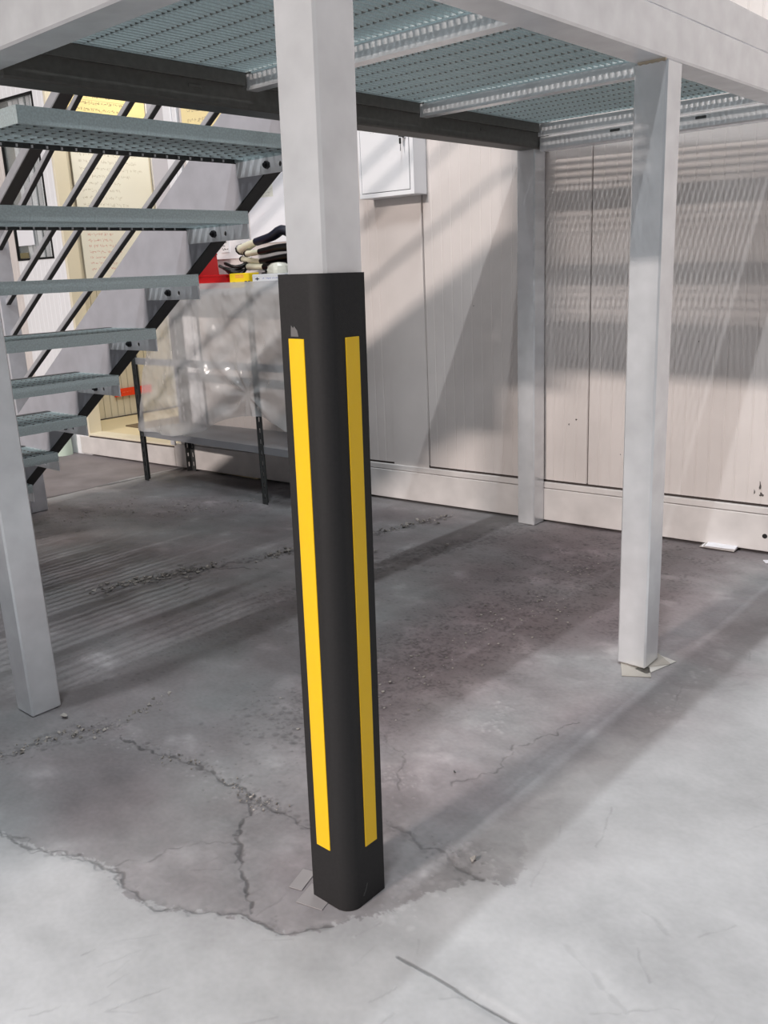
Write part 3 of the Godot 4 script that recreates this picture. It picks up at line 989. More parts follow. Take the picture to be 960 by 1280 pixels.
# ---------------------------------------------------------------- corner guard
func build_guard() -> void:
	var g := thing("corner_guard", "black rubber corner guard with two yellow strips, fixed upright on the front post", "corner guard")
	var prof := []          # outline seen from above (x, z)
	var a := 0.0859
	var b := 0.0820
	var r := 0.027
	var th := 0.0105
	prof.append(Vector2(0.0, -b)); prof.append(Vector2(0.0, -r))
	for k in 9:
		var an := PI + (PI / 2.0) * (-(k) / 8.0)
		prof.append(Vector2(r + r * cos(an), -r + r * sin(an)))
	prof.append(Vector2(a, 0.0)); prof.append(Vector2(a, -th * 0.7)); prof.append(Vector2(a - 0.003, -th))
	prof.append(Vector2(th + 0.004, -th)); prof.append(Vector2(th, -th - 0.004))
	prof.append(Vector2(th, -b + 0.003)); prof.append(Vector2(th * 0.7, -b))
	var mb := MB.new()
	# walls with smooth normals round the nose, and top and bottom faces
	var n := prof.size()
	var nor := []
	for i in n:
		var p0: Vector2 = prof[(i + n - 1) % n]
		var p1: Vector2 = prof[i]
		var p2: Vector2 = prof[(i + 1) % n]
		var e0 := (p1 - p0).normalized()
		var e1 := (p2 - p1).normalized()
		nor.append([Vector3(-e0.y, 0, e0.x), Vector3(-e1.y, 0, e1.x)])
	var flat := PackedVector2Array(prof)
	var area := 0.0
	for i in n:
		area += flat[i].cross(flat[(i + 1) % n])
	var sg := -signf(area)
	var ys := [0.001, 0.004, 0.996, 1.0]
	for i in n:
		var j := (i + 1) % n
		var smooth := i >= 1 and i <= 9
		var e := (flat[j] - flat[i]).normalized()
		var fl := Vector3(-e.y, 0, e.x) * sg
		var na := fl
		var nb := fl
		if smooth:
			var c := Vector2(r, -r)
			var da := (flat[i] - c).normalized()
			var db := (flat[j] - c).normalized()
			na = Vector3(da.x, 0, da.y)
			nb = Vector3(db.x, 0, db.y)
		for q in 3:
			var pa := Vector3(flat[i].x, ys[q], flat[i].y)
			var pb := Vector3(flat[j].x, ys[q], flat[j].y)
			var pc := Vector3(flat[j].x, ys[q + 1], flat[j].y)
			var pd := Vector3(flat[i].x, ys[q + 1], flat[i].y)
			mb.tri_smooth([pa, pb, pc], [na, nb, nb], [Vector2.ZERO, Vector2.ZERO, Vector2.ZERO])
			mb.tri_smooth([pa, pc, pd], [na, nb, na], [Vector2.ZERO, Vector2.ZERO, Vector2.ZERO])
	var ids := Geometry2D.triangulate_polygon(flat)
	for i in range(0, ids.size(), 3):
		for e in [[0.001, Vector3.DOWN], [1.0, Vector3.UP]]:
			mb.tri(Vector3(flat[ids[i]].x, e[0], flat[ids[i]].y), Vector3(flat[ids[i + 1]].x, e[0], flat[ids[i + 1]].y), Vector3(flat[ids[i + 2]].x, e[0], flat[ids[i + 2]].y), e[1])
	part("guard_body", mb, M.rubber, g)
	mb = MB.new()
	mb.bx(Vector3(-0.0014, 0.106, -0.0665), Vector3(0.0004, 0.914, -0.0365), 0.0004)
	part("reflective_strip", mb, M.yellow, g)
	mb = MB.new()
	mb.bx(Vector3(0.0425, 0.106, -0.0004), Vector3(0.0700, 0.914, 0.0014), 0.0004)
	part("reflective_strip", mb, M.yellow, g)
	# torn tape residue above the left strip, scrape near the foot
	mb = MB.new()
	mb.prism([Vector3(-0.0004, 0.917, -0.062), Vector3(-0.0004, 0.917, -0.047), Vector3(-0.0004, 0.925, -0.049), Vector3(-0.0004, 0.931, -0.055), Vector3(-0.0004, 0.928, -0.057), Vector3(-0.0004, 0.932, -0.061)], Vector3(0.0004, 0, 0))
	part("tape_residue", mb, M.scuff, g)
	mb = MB.new()
	for q in [[0.040, 0.026, 0.010], [0.043, 0.034, 0.006], [0.036, 0.020, 0.006]]:
		mb.box(Vector3(0.003, q[2], 0.0006), Transform3D(Basis(Vector3.FORWARD, 0.4), Vector3(q[0], q[1], 0.0)), 0.0)
	part("scrape", mb, mat(Color(0.28, 0.28, 0.28), 0.8), g)
	g.basis = Basis(Vector3(1, 0, 0), Vector3(0.0105, 1, 0.0105), Vector3(0, 0, 1)).orthonormalized() if false else Basis(Quaternion(Vector3.UP, Vector3(0.0105, 1, 0.0105).normalized()))

# ---------------------------------------------------------------- shelf and what is on it
func angle_leg(x: float, z: float, sx: float, sz: float, y1: float) -> MB:
	# slotted angle: two flanges with slots punched through, meeting at (x, z)
	var mb := MB.new()
	var w := 0.034
	var t := 0.002
	var step := 0.05
	for f in 2:
		var y := 0.0
		var put := func(y0: float, y1b: float, a: float, b: float) -> void:
			var lo: Vector3
			var hi: Vector3
			if f == 0:
				lo = Vector3(minf(x, x + sx * t), y0, minf(z + sz * a, z + sz * b)); hi = Vector3(maxf(x, x + sx * t), y1b, maxf(z + sz * a, z + sz * b))
			else:
				lo = Vector3(minf(x + sx * a, x + sx * b), y0, minf(z, z + sz * t)); hi = Vector3(maxf(x + sx * a, x + sx * b), y1b, maxf(z, z + sz * t))
			mb.bx(lo, hi)
		put.call(0.0, y1, 0.0, w * 0.42)
		put.call(0.0, y1, w * 0.66, w)
		while y < y1:
			put.call(y, minf(y + step - 0.024, y1), w * 0.42, w * 0.66)
			y += step
	return mb

func build_shelf() -> void:
	var s := thing("shelf_unit", "grey slotted-angle shelf unit standing against the panel wall", "shelf")
	for q in [[1.702, -3.07, 1, 1], [1.702, -2.142, 1, 1], [1.702, -1.86, 1, -1], [1.985, -3.04, -1, 1], [2.03, -2.142, -1, 1], [2.05, -1.86, -1, -1]]:
		part("leg", angle_leg(q[0], q[1], q[2], q[3], 0.985), M.dark_steel, s)
	var shelf_mat := mat(Color(0.62, 0.63, 0.65), 0.45, 0.4)
	for y in [0.267, 0.632, 0.958]:
		var mb := MB.new()
		var x0 := 1.7045
		var b := 1.972
		mb.prism([Vector3(x0, y, -3.067), Vector3(b, y, -3.04), Vector3(2.045, y, -1.862), Vector3(x0, y, -1.862)], Vector3(0, -0.003, 0))
		mb.bx(Vector3(x0, y - 0.033, -3.067), Vector3(x0 + 0.002, y - 0.003, -1.862))
		mb.bx(Vector3(x0, y - 0.033, -3.067), Vector3(b - 0.005, y - 0.003, -3.065))
		if y > 0.5 and y < 0.8:
			mb = MB.new()
			mb.bx(Vector3(x0, y - 0.03, -3.067), Vector3(x0 + 0.002, y, -1.862))
			mb.bx(Vector3(x0 + 0.002, y - 0.003, -3.067), Vector3(x0 + 0.030, y, -1.862))
		part("shelf_board", mb, shelf_mat, s)
	# clear plastic sheet hung over the front
	var mb := MB.new()
	var nu := 120
	var nv := 64
	var nz := FastNoiseLite.new()
	nz.seed = 77
	nz.frequency = 1.0
	nz.fractal_octaves = 2
	var grid := []
	for j in nv + 1:
		var row := []
		var v := float(j) / nv
		for i in nu + 1:
			var u := float(i) / nu
			# hem height along the sheet, left edge slanting outwards
			var hem := 0.270
			if u > 0.25: hem = lerpf(0.270, 0.412, smoothstep(0.25, 0.80, u))
			if u > 0.8: hem = lerpf(0.412, 0.36, smoothstep(0.8, 1.0, u))
			var zl := lerpf(-2.73, -3.035, pow(v, 0.8))
			var z := lerpf(zl, -1.875, u)
			var y := lerpf(0.982, hem + 0.012 * sin(u * 23.0) * u * (1 - u), v)
			# folds run down and gather at a knot on the middle leg
			var knot := Vector2(z + 2.14, y - 0.50)
			var kd := knot.length()
			var fan := sin(atan2(knot.y, knot.x) * 9.0 + nz.get_noise_2d(z * 2.0, y * 2.0) * 4.0) * exp(-kd * 2.6) * 0.016 * smoothstep(0.0, 0.12, kd)
			var drape := sin(z * 26.0 + nz.get_noise_2d(z * 1.5, y * 1.5 + 9.0) * 5.0 + (1.0 - v) * 1.2) * 0.006 * smoothstep(0.05, 0.5, v)
			var loop := sin((y + 0.35 * (z + 2.7) * (z + 2.7)) * 34.0 + nz.get_noise_2d(z * 2.5, y * 2.5 + 30.0) * 3.0) * 0.008 * smoothstep(0.35, 0.8, v) * smoothstep(0.75, 0.1, u) * smoothstep(0.0, 0.12, u)
			var crink := nz.get_noise_2d(z * 9.0, y * 9.0) * 0.006 + nz.get_noise_2d(z * 20.0, y * 16.0) * 0.0016
			var bulge := 0.030 * sin(PI * v) * sin(PI * clampf(u * 1.4, 0, 1)) + 0.008
			var edge := smoothstep(0.0, 0.08, v)
			var x := 1.699 - (bulge + 0.018 + fan + drape + loop + crink) * edge - 0.004
			row.append(Vector3(x, y, z))
		grid.append(row)
	var gn := []
	for j in nv + 1:
		var row := []
		for i in nu + 1:
			var du: Vector3 = grid[j][mini(i + 1, nu)] - grid[j][maxi(i - 1, 0)]
			var dv: Vector3 = grid[mini(j + 1, nv)][i] - grid[maxi(j - 1, 0)][i]
			var q := du.cross(dv).normalized()
			row.append(q if q.x < 0 else -q)
		gn.append(row)
	for j in nv:
		for i in nu:
			mb.tri_smooth([grid[j][i], grid[j][i + 1], grid[j + 1][i + 1]], [gn[j][i], gn[j][i + 1], gn[j + 1][i + 1]], [Vector2.ZERO, Vector2.ZERO, Vector2.ZERO])
			mb.tri_smooth([grid[j][i], grid[j + 1][i + 1], grid[j + 1][i]], [gn[j][i], gn[j + 1][i + 1], gn[j + 1][i]], [Vector2.ZERO, Vector2.ZERO, Vector2.ZERO])
	# the part that lies on the top board
	for i in nu:
		var a: Vector3 = grid[0][i]
		var b: Vector3 = grid[0][i + 1]
		var c := Vector3(1.712, 0.9615, b.z)
		var d := Vector3(1.712, 0.9615, a.z)
		mb.quad(a, b, c, d, Vector3(-0.3, 1, 0).normalized())
	single("plastic_sheet", mb, M.plastic, "crumpled clear plastic sheet hanging over the front of the shelf unit", "plastic sheet")

	open_bin(Vector3(1.86, 0.9585, -2.905), Vector3(0.16, 0.155, 0.61), "taller red plastic bin at the back of the shelf, behind the stair stringer")
	open_bin(Vector3(1.782, 0.9585, -2.415), Vector3(0.13, 0.056, 0.29), "low red plastic bin on the top shelf left of the yellow box")
	# yellow box
	var im := Image.create(96, 64, false, Image.FORMAT_RGB8)
	im.fill(Color(0.96, 0.83, 0.06))
	im.fill_rect(Rect2i(28, 3, 44, 18), Color(0.96, 0.70, 0.25))
	im.blit_rect(written_page(40, 14, Color(0.95, 0.72, 0.30), Color(0.80, 0.35, 0.12), 2, 2, 2, 7, 36, 1), Rect2i(0, 0, 40, 14), Vector2i(30, 5))
	im.fill_rect(Rect2i(14, 42, 12, 3), Color(0.12, 0.14, 0.22)); im.fill_rect(Rect2i(18, 39, 4, 9), Color(0.12, 0.14, 0.22))
	boxed("yellow_box", im, mat(Color(0.96, 0.83, 0.06), 0.6), Vector3(1.715, 0.9585, -2.255), Vector3(1.775, 1.018, -2.128), "small yellow box with a dark mark, at the front of the top shelf", "box")
	im = Image.create(160, 48, false, Image.FORMAT_RGB8)
	im.fill(Color(0.80, 0.82, 0.84))
	im.fill_rect(Rect2i(14, 15, 20, 4), Color(0.15, 0.17, 0.25)); im.fill_rect(Rect2i(21, 11, 6, 12), Color(0.15, 0.17, 0.25))
	im.blit_rect(written_page(96, 30, Color(0.80, 0.82, 0.84), Color(0.36, 0.42, 0.68), 2, 4, 2, 14, 92, 2), Rect2i(0, 0, 96, 30), Vector2i(48, 8))
	boxed("grey_box", im, mat(Color(0.80, 0.82, 0.84), 0.6), Vector3(1.715, 0.9585, -2.105), Vector3(1.80, 1.010, -1.90), "pale grey box with blue print, beside the yellow box on the top shelf", "box")
	# a crumpled film bag over the pale box, cream knob of film in front of the straps
	mb = MB.new()
	var ringn := 14
	for lv in 5:
		for k in ringn:
			var f := func(l: int, kk: int) -> Vector3:
				var an := TAU * kk / ringn
				var rr: float = [0.062, 0.066, 0.055, 0.034, 0.008][l] * (1.0 + 0.16 * sin(kk * 2.4 + l))
				return Vector3(1.80 + rr * 0.55 * cos(an), 1.011 + [0.0, 0.014, 0.03, 0.042, 0.045][l], -2.03 + rr * 1.0 * sin(an))
			if lv < 4:
				var p0: Vector3 = f.call(lv, k)
				var p1: Vector3 = f.call(lv, (k + 1) % ringn)
				var p2: Vector3 = f.call(lv + 1, (k + 1) % ringn)
				var p3: Vector3 = f.call(lv + 1, k)
				var cc := Vector3(1.80, 1.02, -2.03)
				mb.tri(p0, p1, p2, ((p0 + p1 + p2) / 3.0 - cc).normalized())
				mb.tri(p0, p2, p3, ((p0 + p3 + p2) / 3.0 - cc).normalized())
	single("film_bag", mb, mat(Color(0.80, 0.81, 0.77), 0.25), "pale crumpled film bag lying on the grey box with blue print", "bag")
	build_straps()

func boxed(called: String, im: Image, side: Material, lo: Vector3, hi: Vector3, label: String, cat: String) -> void:
	var o := thing(called, label, cat, Vector3((lo.x + hi.x) / 2, lo.y, (lo.z + hi.z) / 2))
	var h := (hi - lo) / 2.0
	var mb := MB.new()
	mb.bx(Vector3(-h.x, 0, -h.z), Vector3(h.x, 2 * h.y, h.z), 0.002)
	part("carton", mb, side, o)
	mb = MB.new()
	mb.quad(Vector3(-h.x - 0.0008, 0.002, -h.z + 0.002), Vector3(-h.x - 0.0008, 0.002, h.z - 0.002), Vector3(-h.x - 0.0008, 2 * h.y - 0.002, h.z - 0.002), Vector3(-h.x - 0.0008, 2 * h.y - 0.002, -h.z + 0.002), Vector3.LEFT)
	part("printed_label", mb, tex_mat(im, 0.6), o)

# open-fronted storage bin; open end faces -z
func open_bin(at: Vector3, sz: Vector3, label: String) -> void:
	var o := thing("red_bin", label, "bin", at, 0.0, "")
	var w := sz.x / 2
	var l := sz.z / 2
	var t := 0.004
	var mb := MB.new()
	mb.bx(Vector3(-w, 0, -l), Vector3(w, t, l))
	for s in [-1.0, 1.0]:
		var x: float = w * s - (t if s > 0 else 0.0)
		mb.prism([Vector3(x, t, l), Vector3(x, sz.y, l - 0.012), Vector3(x, sz.y, -l * 0.45), Vector3(x, sz.y * 0.62, -l), Vector3(x, t, -l * 0.86)], Vector3(t, 0, 0))
	mb.prism([Vector3(-w + t, t, l), Vector3(-w + t, sz.y, l - 0.012), Vector3(-w + t, sz.y, l - 0.012 - t), Vector3(-w + t, t, l - t)], Vector3(2 * w - 2 * t, 0, 0))
	mb.bx(Vector3(-w + t, t, -l * 0.88), Vector3(w - t, sz.y * 0.45, -l * 0.88 + t))
	part("tub", mb, M.red, o)
	mb = MB.new()
	for s in [-1.0, 1.0]:
		mb.bx(Vector3(w * s - 0.004, sz.y - 0.006, -l * 0.45), Vector3(w * s + 0.004, sz.y + 0.002, l - 0.01), 0.001)
	mb.bx(Vector3(-w, sz.y - 0.006, l - 0.016), Vector3(w, sz.y + 0.002, l - 0.006), 0.001)
	part("rim", mb, M.red, o)

func rad(n: int, a: float, b: float) -> Array:
	var out := []
	for i in n:
		out.append(lerpf(a, b, float(i) / maxf(n - 1, 1)))
	return out

func curve(pts: Array, n := 18) -> Array:
	var c := Curve3D.new()
	for i in pts.size():
		var d: Vector3 = (pts[mini(i + 1, pts.size() - 1)] - pts[maxi(i - 1, 0)]) / 6.0
		c.add_point(pts[i], -d, d)
	var out := []
	for i in n:
		out.append(c.sample_baked(c.get_baked_length() * i / (n - 1), true))
	return out

func build_straps() -> void:
	# padded straps with cream ends; each is a thing of its own
	var specs := [
		["navy", [Vector3(1.86, 1.105, -2.40), Vector3(1.85, 1.13, -2.30), Vector3(1.85, 1.15, -2.18), Vector3(1.86, 1.175, -2.12), Vector3(1.88, 1.15, -2.07)], "dark blue padded strap with a wide cream end, topmost of the strap pile", 0.024],
		["black", [Vector3(1.84, 1.085, -2.34), Vector3(1.83, 1.09, -2.22), Vector3(1.83, 1.10, -2.12), Vector3(1.85, 1.10, -2.0)], "black strap with a short cream sleeve, just under the dark blue strap", 0.020],
		["black", [Vector3(1.88, 1.07, -2.42), Vector3(1.86, 1.055, -2.28), Vector3(1.85, 1.065, -2.12), Vector3(1.86, 1.07, -1.98)], "black strap with a long cream end lying across the middle of the pile", 0.019],
		["black", [Vector3(1.86, 1.04, -2.36), Vector3(1.84, 1.035, -2.22), Vector3(1.84, 1.04, -2.1), Vector3(1.85, 1.04, -1.98)], "black strap with a cream end above the film bag", 0.022],
	]
	for i in specs.size():
		var q = specs[i]
		var o := thing("padded_strap", q[2], "strap")
		var path: Array = curve(q[1])
		for j in path.size():
			path[j] += Vector3(0.06, 0.006 + [0.012, 0.012, 0.006, 0.0][i], 0.0)
		var cut := 7 if i != 1 else 6
		var mb := MB.new()
		mb.tube(path.slice(cut - 1), rad(path.size() - cut + 1, q[3], q[3] * 1.25), 10, 0.75)
		part("strap", mb, M.navy if q[0] == "navy" else M.cord, o)
		mb = MB.new()
		mb.tube(path.slice(0, cut), rad(cut, q[3] * (0.95 if i != 0 else 1.3), q[3] * 0.8), 10, 0.75)
		part("cream_sleeve", mb, M.cream, o)
		mb = MB.new()
		var d: Vector3 = (path[1] - path[0]).normalized()
		mb.tube([path[0] - d * 0.004, path[0] + d * 0.006], [q[3] * (1.05 if i != 0 else 1.45), q[3] * (1.05 if i != 0 else 1.45)], 10, 0.75, false)
		part("dark_rim", mb, M.cord, o)
	# support heap of folded black webbing
	var o := thing("webbing_heap", "heap of folded black webbing beneath the padded straps on the shelf", "webbing")
	for k in 6:
		var mb := MB.new()
		var y := 0.970 + k * 0.019
		var pts := []
		for j in 6:
			pts.append(Vector3(1.985 + 0.010 * sin(k * 2.0 + j), y + 0.004 * sin(j * 1.7 + k), -2.31 + 0.065 * j + 0.02 * sin(k * 3.0)))
		mb.tube(curve(pts, 14), rad(14, 0.026, 0.030), 8, 0.42)
		part("webbing_fold", mb, M.cord, o)
	o = thing("cord_tangle", "tangle of thin glossy black cords left of the strap pile", "cords")
	for k in 7:
		var mb := MB.new()
		var pts := []
		var c := Vector3(1.905, 0.992 + 0.011 * k, -2.44)
		for j in 9:
			var an := TAU * j / 8.0 + k * 0.9
			pts.append(c + Vector3(0.035 * cos(an * 1.0 + k), 0.010 * sin(an * 2.0 + k), 0.058 * sin(an) + 0.015 * sin(k * 2.2)))
		mb.tube(curve(pts, 30), rad(30, 0.0068, 0.0068), 6)
		part("cord", mb, M.cord, o)

# ---------------------------------------------------------------- key cabinet
func build_cabinet() -> void:
	var o := thing("wall_cabinet", "white metal wall cabinet with a key in its lock, on the panel wall", "cabinet", wall_at(-1.59) + Vector3(0, 1.288, 0), atan(WM))
	var w := 0.137
	var hh := 0.40
	var mb := MB.new()
	for q in [[Vector3(-0.09, 0, -w), Vector3(-0.003, 0.0025, w)], [Vector3(-0.09, hh - 0.0025, -w), Vector3(-0.003, hh, w)], [Vector3(-0.09, 0, -w), Vector3(-0.003, hh, -w + 0.0025)], [Vector3(-0.09, 0, w - 0.0025), Vector3(-0.003, hh, w)], [Vector3(-0.006, 0, -w), Vector3(-0.003, hh, w)]]:
		mb.bx(q[0], q[1])
	part("cabinet_body", mb, M.white_metal, o)
	mb = MB.new()
	for q in [[0.0, 0.017, -w, w], [hh - 0.017, hh, -w, w], [0.017, hh - 0.017, -w, -w + 0.012], [0.017, hh - 0.017, w - 0.018, w]]:
		mb.bx(Vector3(-0.092, q[0], q[2]), Vector3(-0.088, q[1], q[3]), 0.0008)
	part("front_frame", mb, M.white_metal, o)
	mb = MB.new()
	mb.bx(Vector3(-0.0915, 0.0195, -w + 0.0135), Vector3(-0.087, hh - 0.0195, w - 0.0215), 0.001)
	var d := part("cabinet_door", mb, M.white_metal, o)
	mb = MB.new()
	mb.bx(Vector3(-0.0875, 0.012, -w + 0.01), Vector3(-0.086, hh - 0.012, w - 0.010))
	part("door_shadow_gap", mb, M.black, o)
	mb = MB.new()
	mb.tube([Vector3(-0.0915, 0.214, 0.098), Vector3(-0.100, 0.214, 0.098)], [0.0085, 0.0075], 16)
	part("lock", mb, M.chrome, d)
	mb = MB.new()
	mb.bar(Vector3(-0.098, 0.214, 0.098), Vector3(-0.125, 0.2135, 0.094), Vector3.UP, 0.007, 0.002)
	part("key", mb, M.bolt, d)
	mb = MB.new()
	mb.box(Vector3(0.004, 0.022, 0.010), Transform3D(Basis(), Vector3(-0.116, 0.196, 0.094)), 0.0015)
	part("key_tag", mb, M.black, d)
	mb = MB.new()
	mb.box(Vector3(0.0015, 0.026, 0.003), Transform3D(Basis(), Vector3(-0.116, 0.172, 0.095)))
	part("key", mb, M.chrome, d)
	var im := written_page(30, 36, Color(0.93, 0.93, 0.94), Color(0.55, 0.55, 0.56), 2, 2, 3, 11, 26, 1)
	mb = MB.new()
	mb.quad(Vector3(-0.0919, 0.235, -0.072), Vector3(-0.0919, 0.235, -0.044), Vector3(-0.0919, 0.266, -0.044), Vector3(-0.0919, 0.266, -0.072), Vector3.LEFT)
	part("door_print", mb, tex_mat(im, 0.5), d)

# ---------------------------------------------------------------- small things on the floor
func shim(at: Vector3, sz: Vector3, turn: float, m: Material, label: String, group := "") -> void:
	var mb := MB.new()
	mb.box(sz, Transform3D(Basis(Vector3.UP, turn), Vector3(0, sz.y / 2, 0)), 0.0004)
	var o := single("packing_shim", mb, m, label, "shim", group)
	o.position = at

func stone_mesh(sd: int) -> ArrayMesh:
	var r := RandomNumberGenerator.new()
	r.seed = sd
	var mb := MB.new()
	var ps := []
	for k in 12:
		var d := Vector3(r.randfn(), r.randfn() * 0.6, r.randfn()).normalized()
		ps.append(d * r.randf_range(0.7, 1.0) * Vector3(1, 0.65, 0.8))
	# convex hull by brute force
	for a in 12:
		for b in range(a + 1, 12):
			for c in range(b + 1, 12):
				var nn: Vector3 = (ps[b] - ps[a]).cross(ps[c] - ps[a]).normalized()
				var lo := 0.0
				var hi := 0.0
				for k in 12:
					var q: float = nn.dot(ps[k] - ps[a])
					lo = minf(lo, q); hi = maxf(hi, q)
				if hi < 1e-5:
					mb.tri(ps[a], ps[b], ps[c], nn)
				elif lo > -1e-5:
					mb.tri(ps[a], ps[b], ps[c], -nn)
	return mb.mesh()

func rubble(label: String, line: Array, count: int, spread: float, s0: float, s1: float) -> void:
	var mm := MultiMesh.new()
	mm.transform_format = MultiMesh.TRANSFORM_3D
	mm.use_colors = true
	mm.mesh = stone_mesh(count)
	mm.instance_count = count
	for i in count:
		var f := rng.randf() * (line.size() - 1)
		var k := mini(int(f), line.size() - 2)
		var p: Vector2 = line[k].lerp(line[k + 1], f - k) + Vector2(rng.randfn(0, spread), rng.randfn(0, spread * 0.6))
		var s := lerpf(s0, s1, pow(rng.randf(), 3.0))
		var bs := Basis(Vector3.UP, rng.randf() * TAU).scaled(Vector3(s, s, s))
		mm.set_instance_transform(i, Transform3D(bs, Vector3(p.x, s * 0.35 - 0.003, p.y)))
		var c := rng.randf_range(0.5, 1.15)
		mm.set_instance_color(i, Color(c, c * 0.985, c * 0.97))
	var o := MultiMeshInstance3D.new()
	o.multimesh = mm
	var m: StandardMaterial3D = M.gravel.duplicate()
	m.vertex_color_use_as_albedo = true
	o.material_override = m
	o.name = numbered("concrete_rubble")
	add_child(o, true)
	tag(o, label, "rubble", "", "stuff")

func build_floor_things() -> void:
	var post := Vector3(1.138, 0, -0.05)
	shim(Vector3(1.095, 0.0, -0.035), Vector3(0.085, 0.0025, 0.07), 0.5, M.carton, "brown card shim sticking out left beneath the right-hand post")
	shim(Vector3(1.145, 0.0005, -0.012), Vector3(0.115, 0.002, 0.055), -0.25, mat(Color(0.80, 0.79, 0.77), 0.8), "white card shim sticking out in front of the right-hand post")
	shim(Vector3(1.165, 0.003, -0.035), Vector3(0.09, 0.0015, 0.08), 0.9, M.carton, "small grey card shim at the right corner of the right-hand post")
	shim(Vector3(0.000, 0.0, -0.075), Vector3(0.05, 0.0015, 0.05), 0.25, M.plate, "thin grey packing plate sticking out left from beneath the corner guard")
	shim(Vector3(0.015, 0.0, -0.125), Vector3(0.05, 0.0015, 0.025), 0.3, M.plate, "thin grey packing plate on the floor just behind the corner guard")
	for k in 4:
		shim(wall_at(-0.235 + 0.004 * k, -0.012 + 0.003 * k) + Vector3(-0.03, 0.0012 + k * 0.0032, 0), Vector3(0.055, 0.003, 0.12 - 0.006 * k), 0.05 + 0.03 * k, M.carton if k % 2 == 0 else M.paper, "%s thin pale packing strip in the stack wedged beneath the wall base rail" % ["lowest", "second lowest", "second highest", "topmost"][k], "packing strips beneath the wall base rail")
	shim(Vector3(2.115, 0.0, -0.03), Vector3(0.03, 0.003, 0.06), 0.6, M.paper, "short white strip lying on the floor at the right edge near the wall")
	rubble("crushed concrete rubble along the broken joint in the floor left of the guard", chain([0.64, -1.74, 0.83, -1.69, 1.0, -1.63]), 240, 0.035, 0.003, 0.013)
	rubble("crumbled concrete along the broken joint below the wall", chain([1.19, -1.55, 1.28, -1.52, 1.65, -1.40, 2.0, -1.30]), 200, 0.03, 0.003, 0.014)
	rubble("fine crumbs of concrete along the crack beside the left-hand post", chain([-0.25, -0.965, -0.004, -0.947, 0.133, -0.867, 0.3, -0.9]), 160, 0.02, 0.002, 0.008)
	rubble("loose grit scattered in the crack behind the corner guard", chain([0.11, -0.68, 0.139, -0.57, 0.132, -0.43, 0.122, -0.374, 0.14, -0.30]), 120, 0.016, 0.0015, 0.006)
	rubble("grit on the rough floor between the corner guard and the right-hand post", chain([0.45, -0.5, 0.8, -0.5, 1.3, -0.45, 1.9, -0.6]), 420, 0.13, 0.0015, 0.006)
	rubble("grit and dirt on the floor between the stair foot and the shelf", chain([1.1, -2.8, 1.3, -2.6, 1.5, -2.4, 1.6, -2.2]), 260, 0.12, 0.002, 0.008)
	var chips := [[0.235, 0.075, 0.009, "flat pale stone chip in the hollow right of the corner guard"], [1.46, -1.24, 0.011, "white concrete chip on the floor between the guard and the back post"], [1.66, -1.06, 0.012, "white stone chip on the dark floor in front of the back post"], [0.44, -0.115, 0.006, "small dark stone on the greenish floor right of the corner guard"], [0.07, -1.005, 0.013, "grey stone lying beside the crack near the left-hand post"], [0.645, -1.775, 0.013, "white concrete lump at the left end of the crushed rubble"]]
	for i in chips.size():
		var q = chips[i]
		var o := single("concrete_chip", stone_mesh(100 + i), M.gravel if i != 3 else M.dark_steel, q[3], "stone")
		o.scale = Vector3.ONE * q[2]
		o.position = Vector3(q[0], q[2] * 0.45, q[1])
		o.rotation.y = i * 1.3

# ---------------------------------------------------------------- hall and its lamps
func hall_lamp(at: Vector3, energy: float, sx: float, sz: float, col: Color, label: String) -> void:
	var o := thing("hall_lamp", label, "lamp", at, 0.0, "ceiling lamps of the hall")
	var mb := MB.new()
	mb.bx(Vector3(-sx / 2 - 0.03, 0.0, -sz / 2 - 0.03), Vector3(sx / 2 + 0.03, 0.07, sz / 2 + 0.03), 0.01)
	part("lamp_housing", mb, M.white_frame, o)
	mb = MB.new()
	mb.bx(Vector3(-sx / 2, -0.004, -sz / 2), Vector3(sx / 2, 0.001, sz / 2))
	part("lamp_panel", mb, M.lamp, o)
	mb = MB.new()
	mb.tube([Vector3(0, 0.07, 0), Vector3(0, 6.995 - at.y, 0)], [0.008, 0.008], 6)
	part("hanger", mb, M.bolt, o)
	var l := AreaLight3D.new()
	l.name = "light"
	l.area_size = Vector2(sx, sz)
	l.area_normalize_energy = true
	l.light_energy = energy
	l.light_color = col
	l.area_range = 30.0
	l.shadow_enabled = true
	l.rotation.x = -PI / 2
	l.position.y = -0.012
	o.add_child(l, true)

# double-door cupboard added out of view to shade the left post and floor
func build_shade_cupboard() -> void:
	var o := thing("added_cupboard", "added grey double-door cupboard, out of view, shading the left post and floor", "cupboard", Vector3(-1.75, 0.0, -1.35))
	var grey := mat(Color(0.62, 0.64, 0.66), 0.5)
	var mb := MB.new()
	mb.bx(Vector3(-0.22, 0.0, -0.70), Vector3(0.20, 1.50, 0.70), 0.004)
	part("carcass", mb, grey, o)
	for k in 2:
		mb = MB.new()
		mb.bx(Vector3(0.201, 0.06, -0.69 + k * 0.692), Vector3(0.220, 1.48, -0.002 + k * 0.692), 0.003)
		var d := part("door", mb, grey, o)
		mb = MB.new()
		mb.bx(Vector3(0.2205, 0.72, -0.06 + k * 0.10), Vector3(0.240, 0.84, -0.04 + k * 0.10), 0.003)
		part("handle", mb, M.chrome, d)

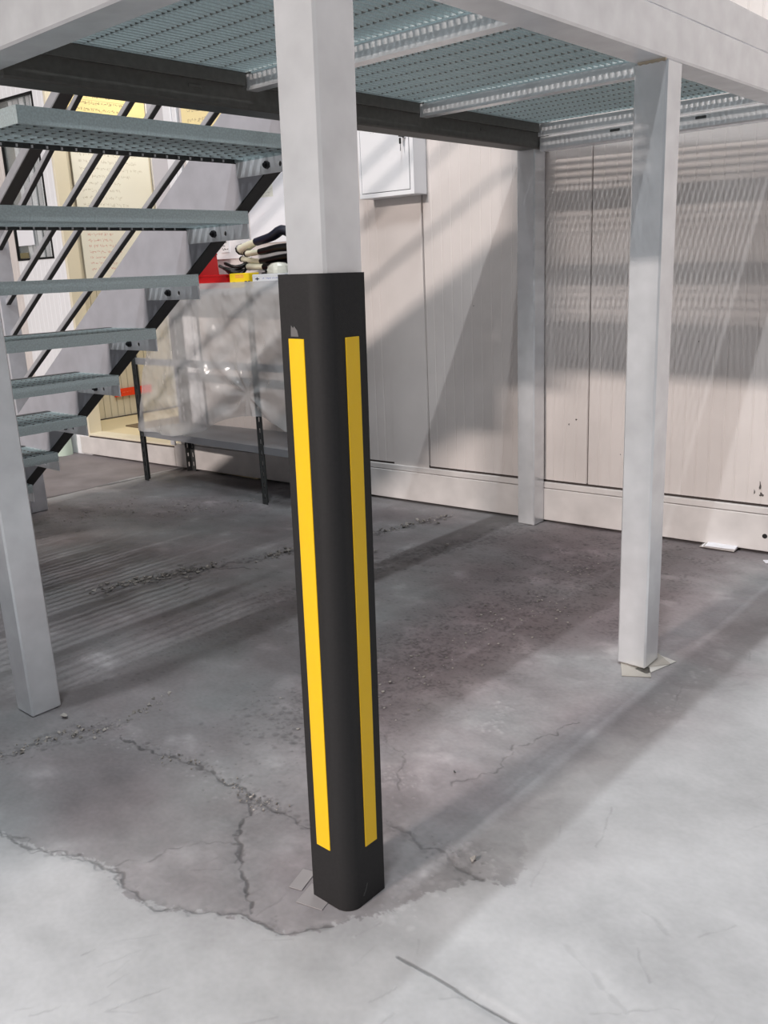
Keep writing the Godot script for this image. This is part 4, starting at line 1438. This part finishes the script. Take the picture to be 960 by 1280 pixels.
func build_hall() -> void:
	for q in [["wall_left", Vector3(-14.2, -0.1, -9), Vector3(-14, 7.2, 12)], ["wall_front", Vector3(-14.2, -0.1, 12), Vector3(6.2, 7.2, 12.2)], ["wall_outer", Vector3(6, -0.1, -9), Vector3(6.2, 7.2, 12)], ["wall_end", Vector3(-14.2, -0.1, -9.2), Vector3(6.2, 7.2, -9)], ["ceiling", Vector3(-14.2, 7.0, -9), Vector3(6.2, 7.2, 12)]]:
		var o := structure(q[0])
		var mb := MB.new()
		mb.bx(q[1], q[2])
		part("panel" if q[0] != "ceiling" else "ceiling_sheet", mb, M.hall, o)

const ROOM_LIGHT := 0.55
func _ready() -> void:
	rng.seed = 20240611
	# camera
	var cam := Camera3D.new()
	cam.name = "camera"
	cam.fov = 60.367
	cam.near = 0.02
	cam.far = 100
	cam.transform = Transform3D(Basis(Vector3(0.656, -0.0435, 0.7535).normalized(), Vector3(0.2263, 0.9636, -0.1416).normalized(), Vector3(-0.7200, 0.2636, 0.6419).normalized()).orthonormalized(), Vector3(-0.8366, 0.9987, 0.8593))
	add_child(cam, true)
	cam.make_current()
	# surroundings
	var env := Environment.new()
	env.background_mode = Environment.BG_COLOR
	env.background_color = Color(0.5, 0.5, 0.5)
	env.background_energy_multiplier = 0.0
	env.ambient_light_source = Environment.AMBIENT_SOURCE_BG
	env.tonemap_mode = Environment.TONE_MAPPER_LINEAR
	env.tonemap_exposure = 1.18
	env.sdfgi_enabled = true
	env.ssao_enabled = true
	env.ssil_enabled = true
	var we := WorldEnvironment.new()
	we.name = "world"
	we.environment = env
	add_child(we, true)
	make_materials()
	M.shaded_steel = mat(Color(0.36, 0.355, 0.34), 0.55, 0.2, noise_tex(0.03, 0.86, 1.0, 6, 5), 3.0)  # darkened copy of the platform steel, shade under the deck put into its colour
	# lamps of the hall
	var white := Color(0.965, 0.985, 1.0)
	hall_lamp(Vector3(-1.5, 6.0, 0.9), 12.5, 1.3, 0.06, white, "long white hall lamp hung just above and behind the camera")
	hall_lamp(Vector3(-1.0, 6.0, 9.0), 15.0, 1.3, 0.35, Color(0.90, 0.95, 1.0), "long white hall lamp hung far behind the camera")
	hall_lamp(Vector3(0.75, 6.0, -0.5), 10.0, 1.3, 0.06, white, "long white hall lamp hung straight above the platform")
	hall_lamp(Vector3(-12.0, 6.0, -1.1), 290.0, 0.8, 1.3, Color(1.0, 0.95, 0.92), "broad strong hall lamp hung far away to the left of the platform")
	hall_lamp(Vector3(-2.2, 6.0, -1.6), 6.0, 1.3, 0.08, white, "long white hall lamp hung above the left side of the stairs")
	build_hall()
	build_shade_cupboard()
	build_floor()
	build_wall()
	build_platform()
	build_stairs()
	build_guard()
	build_shelf()
	build_cabinet()
	build_floor_things()
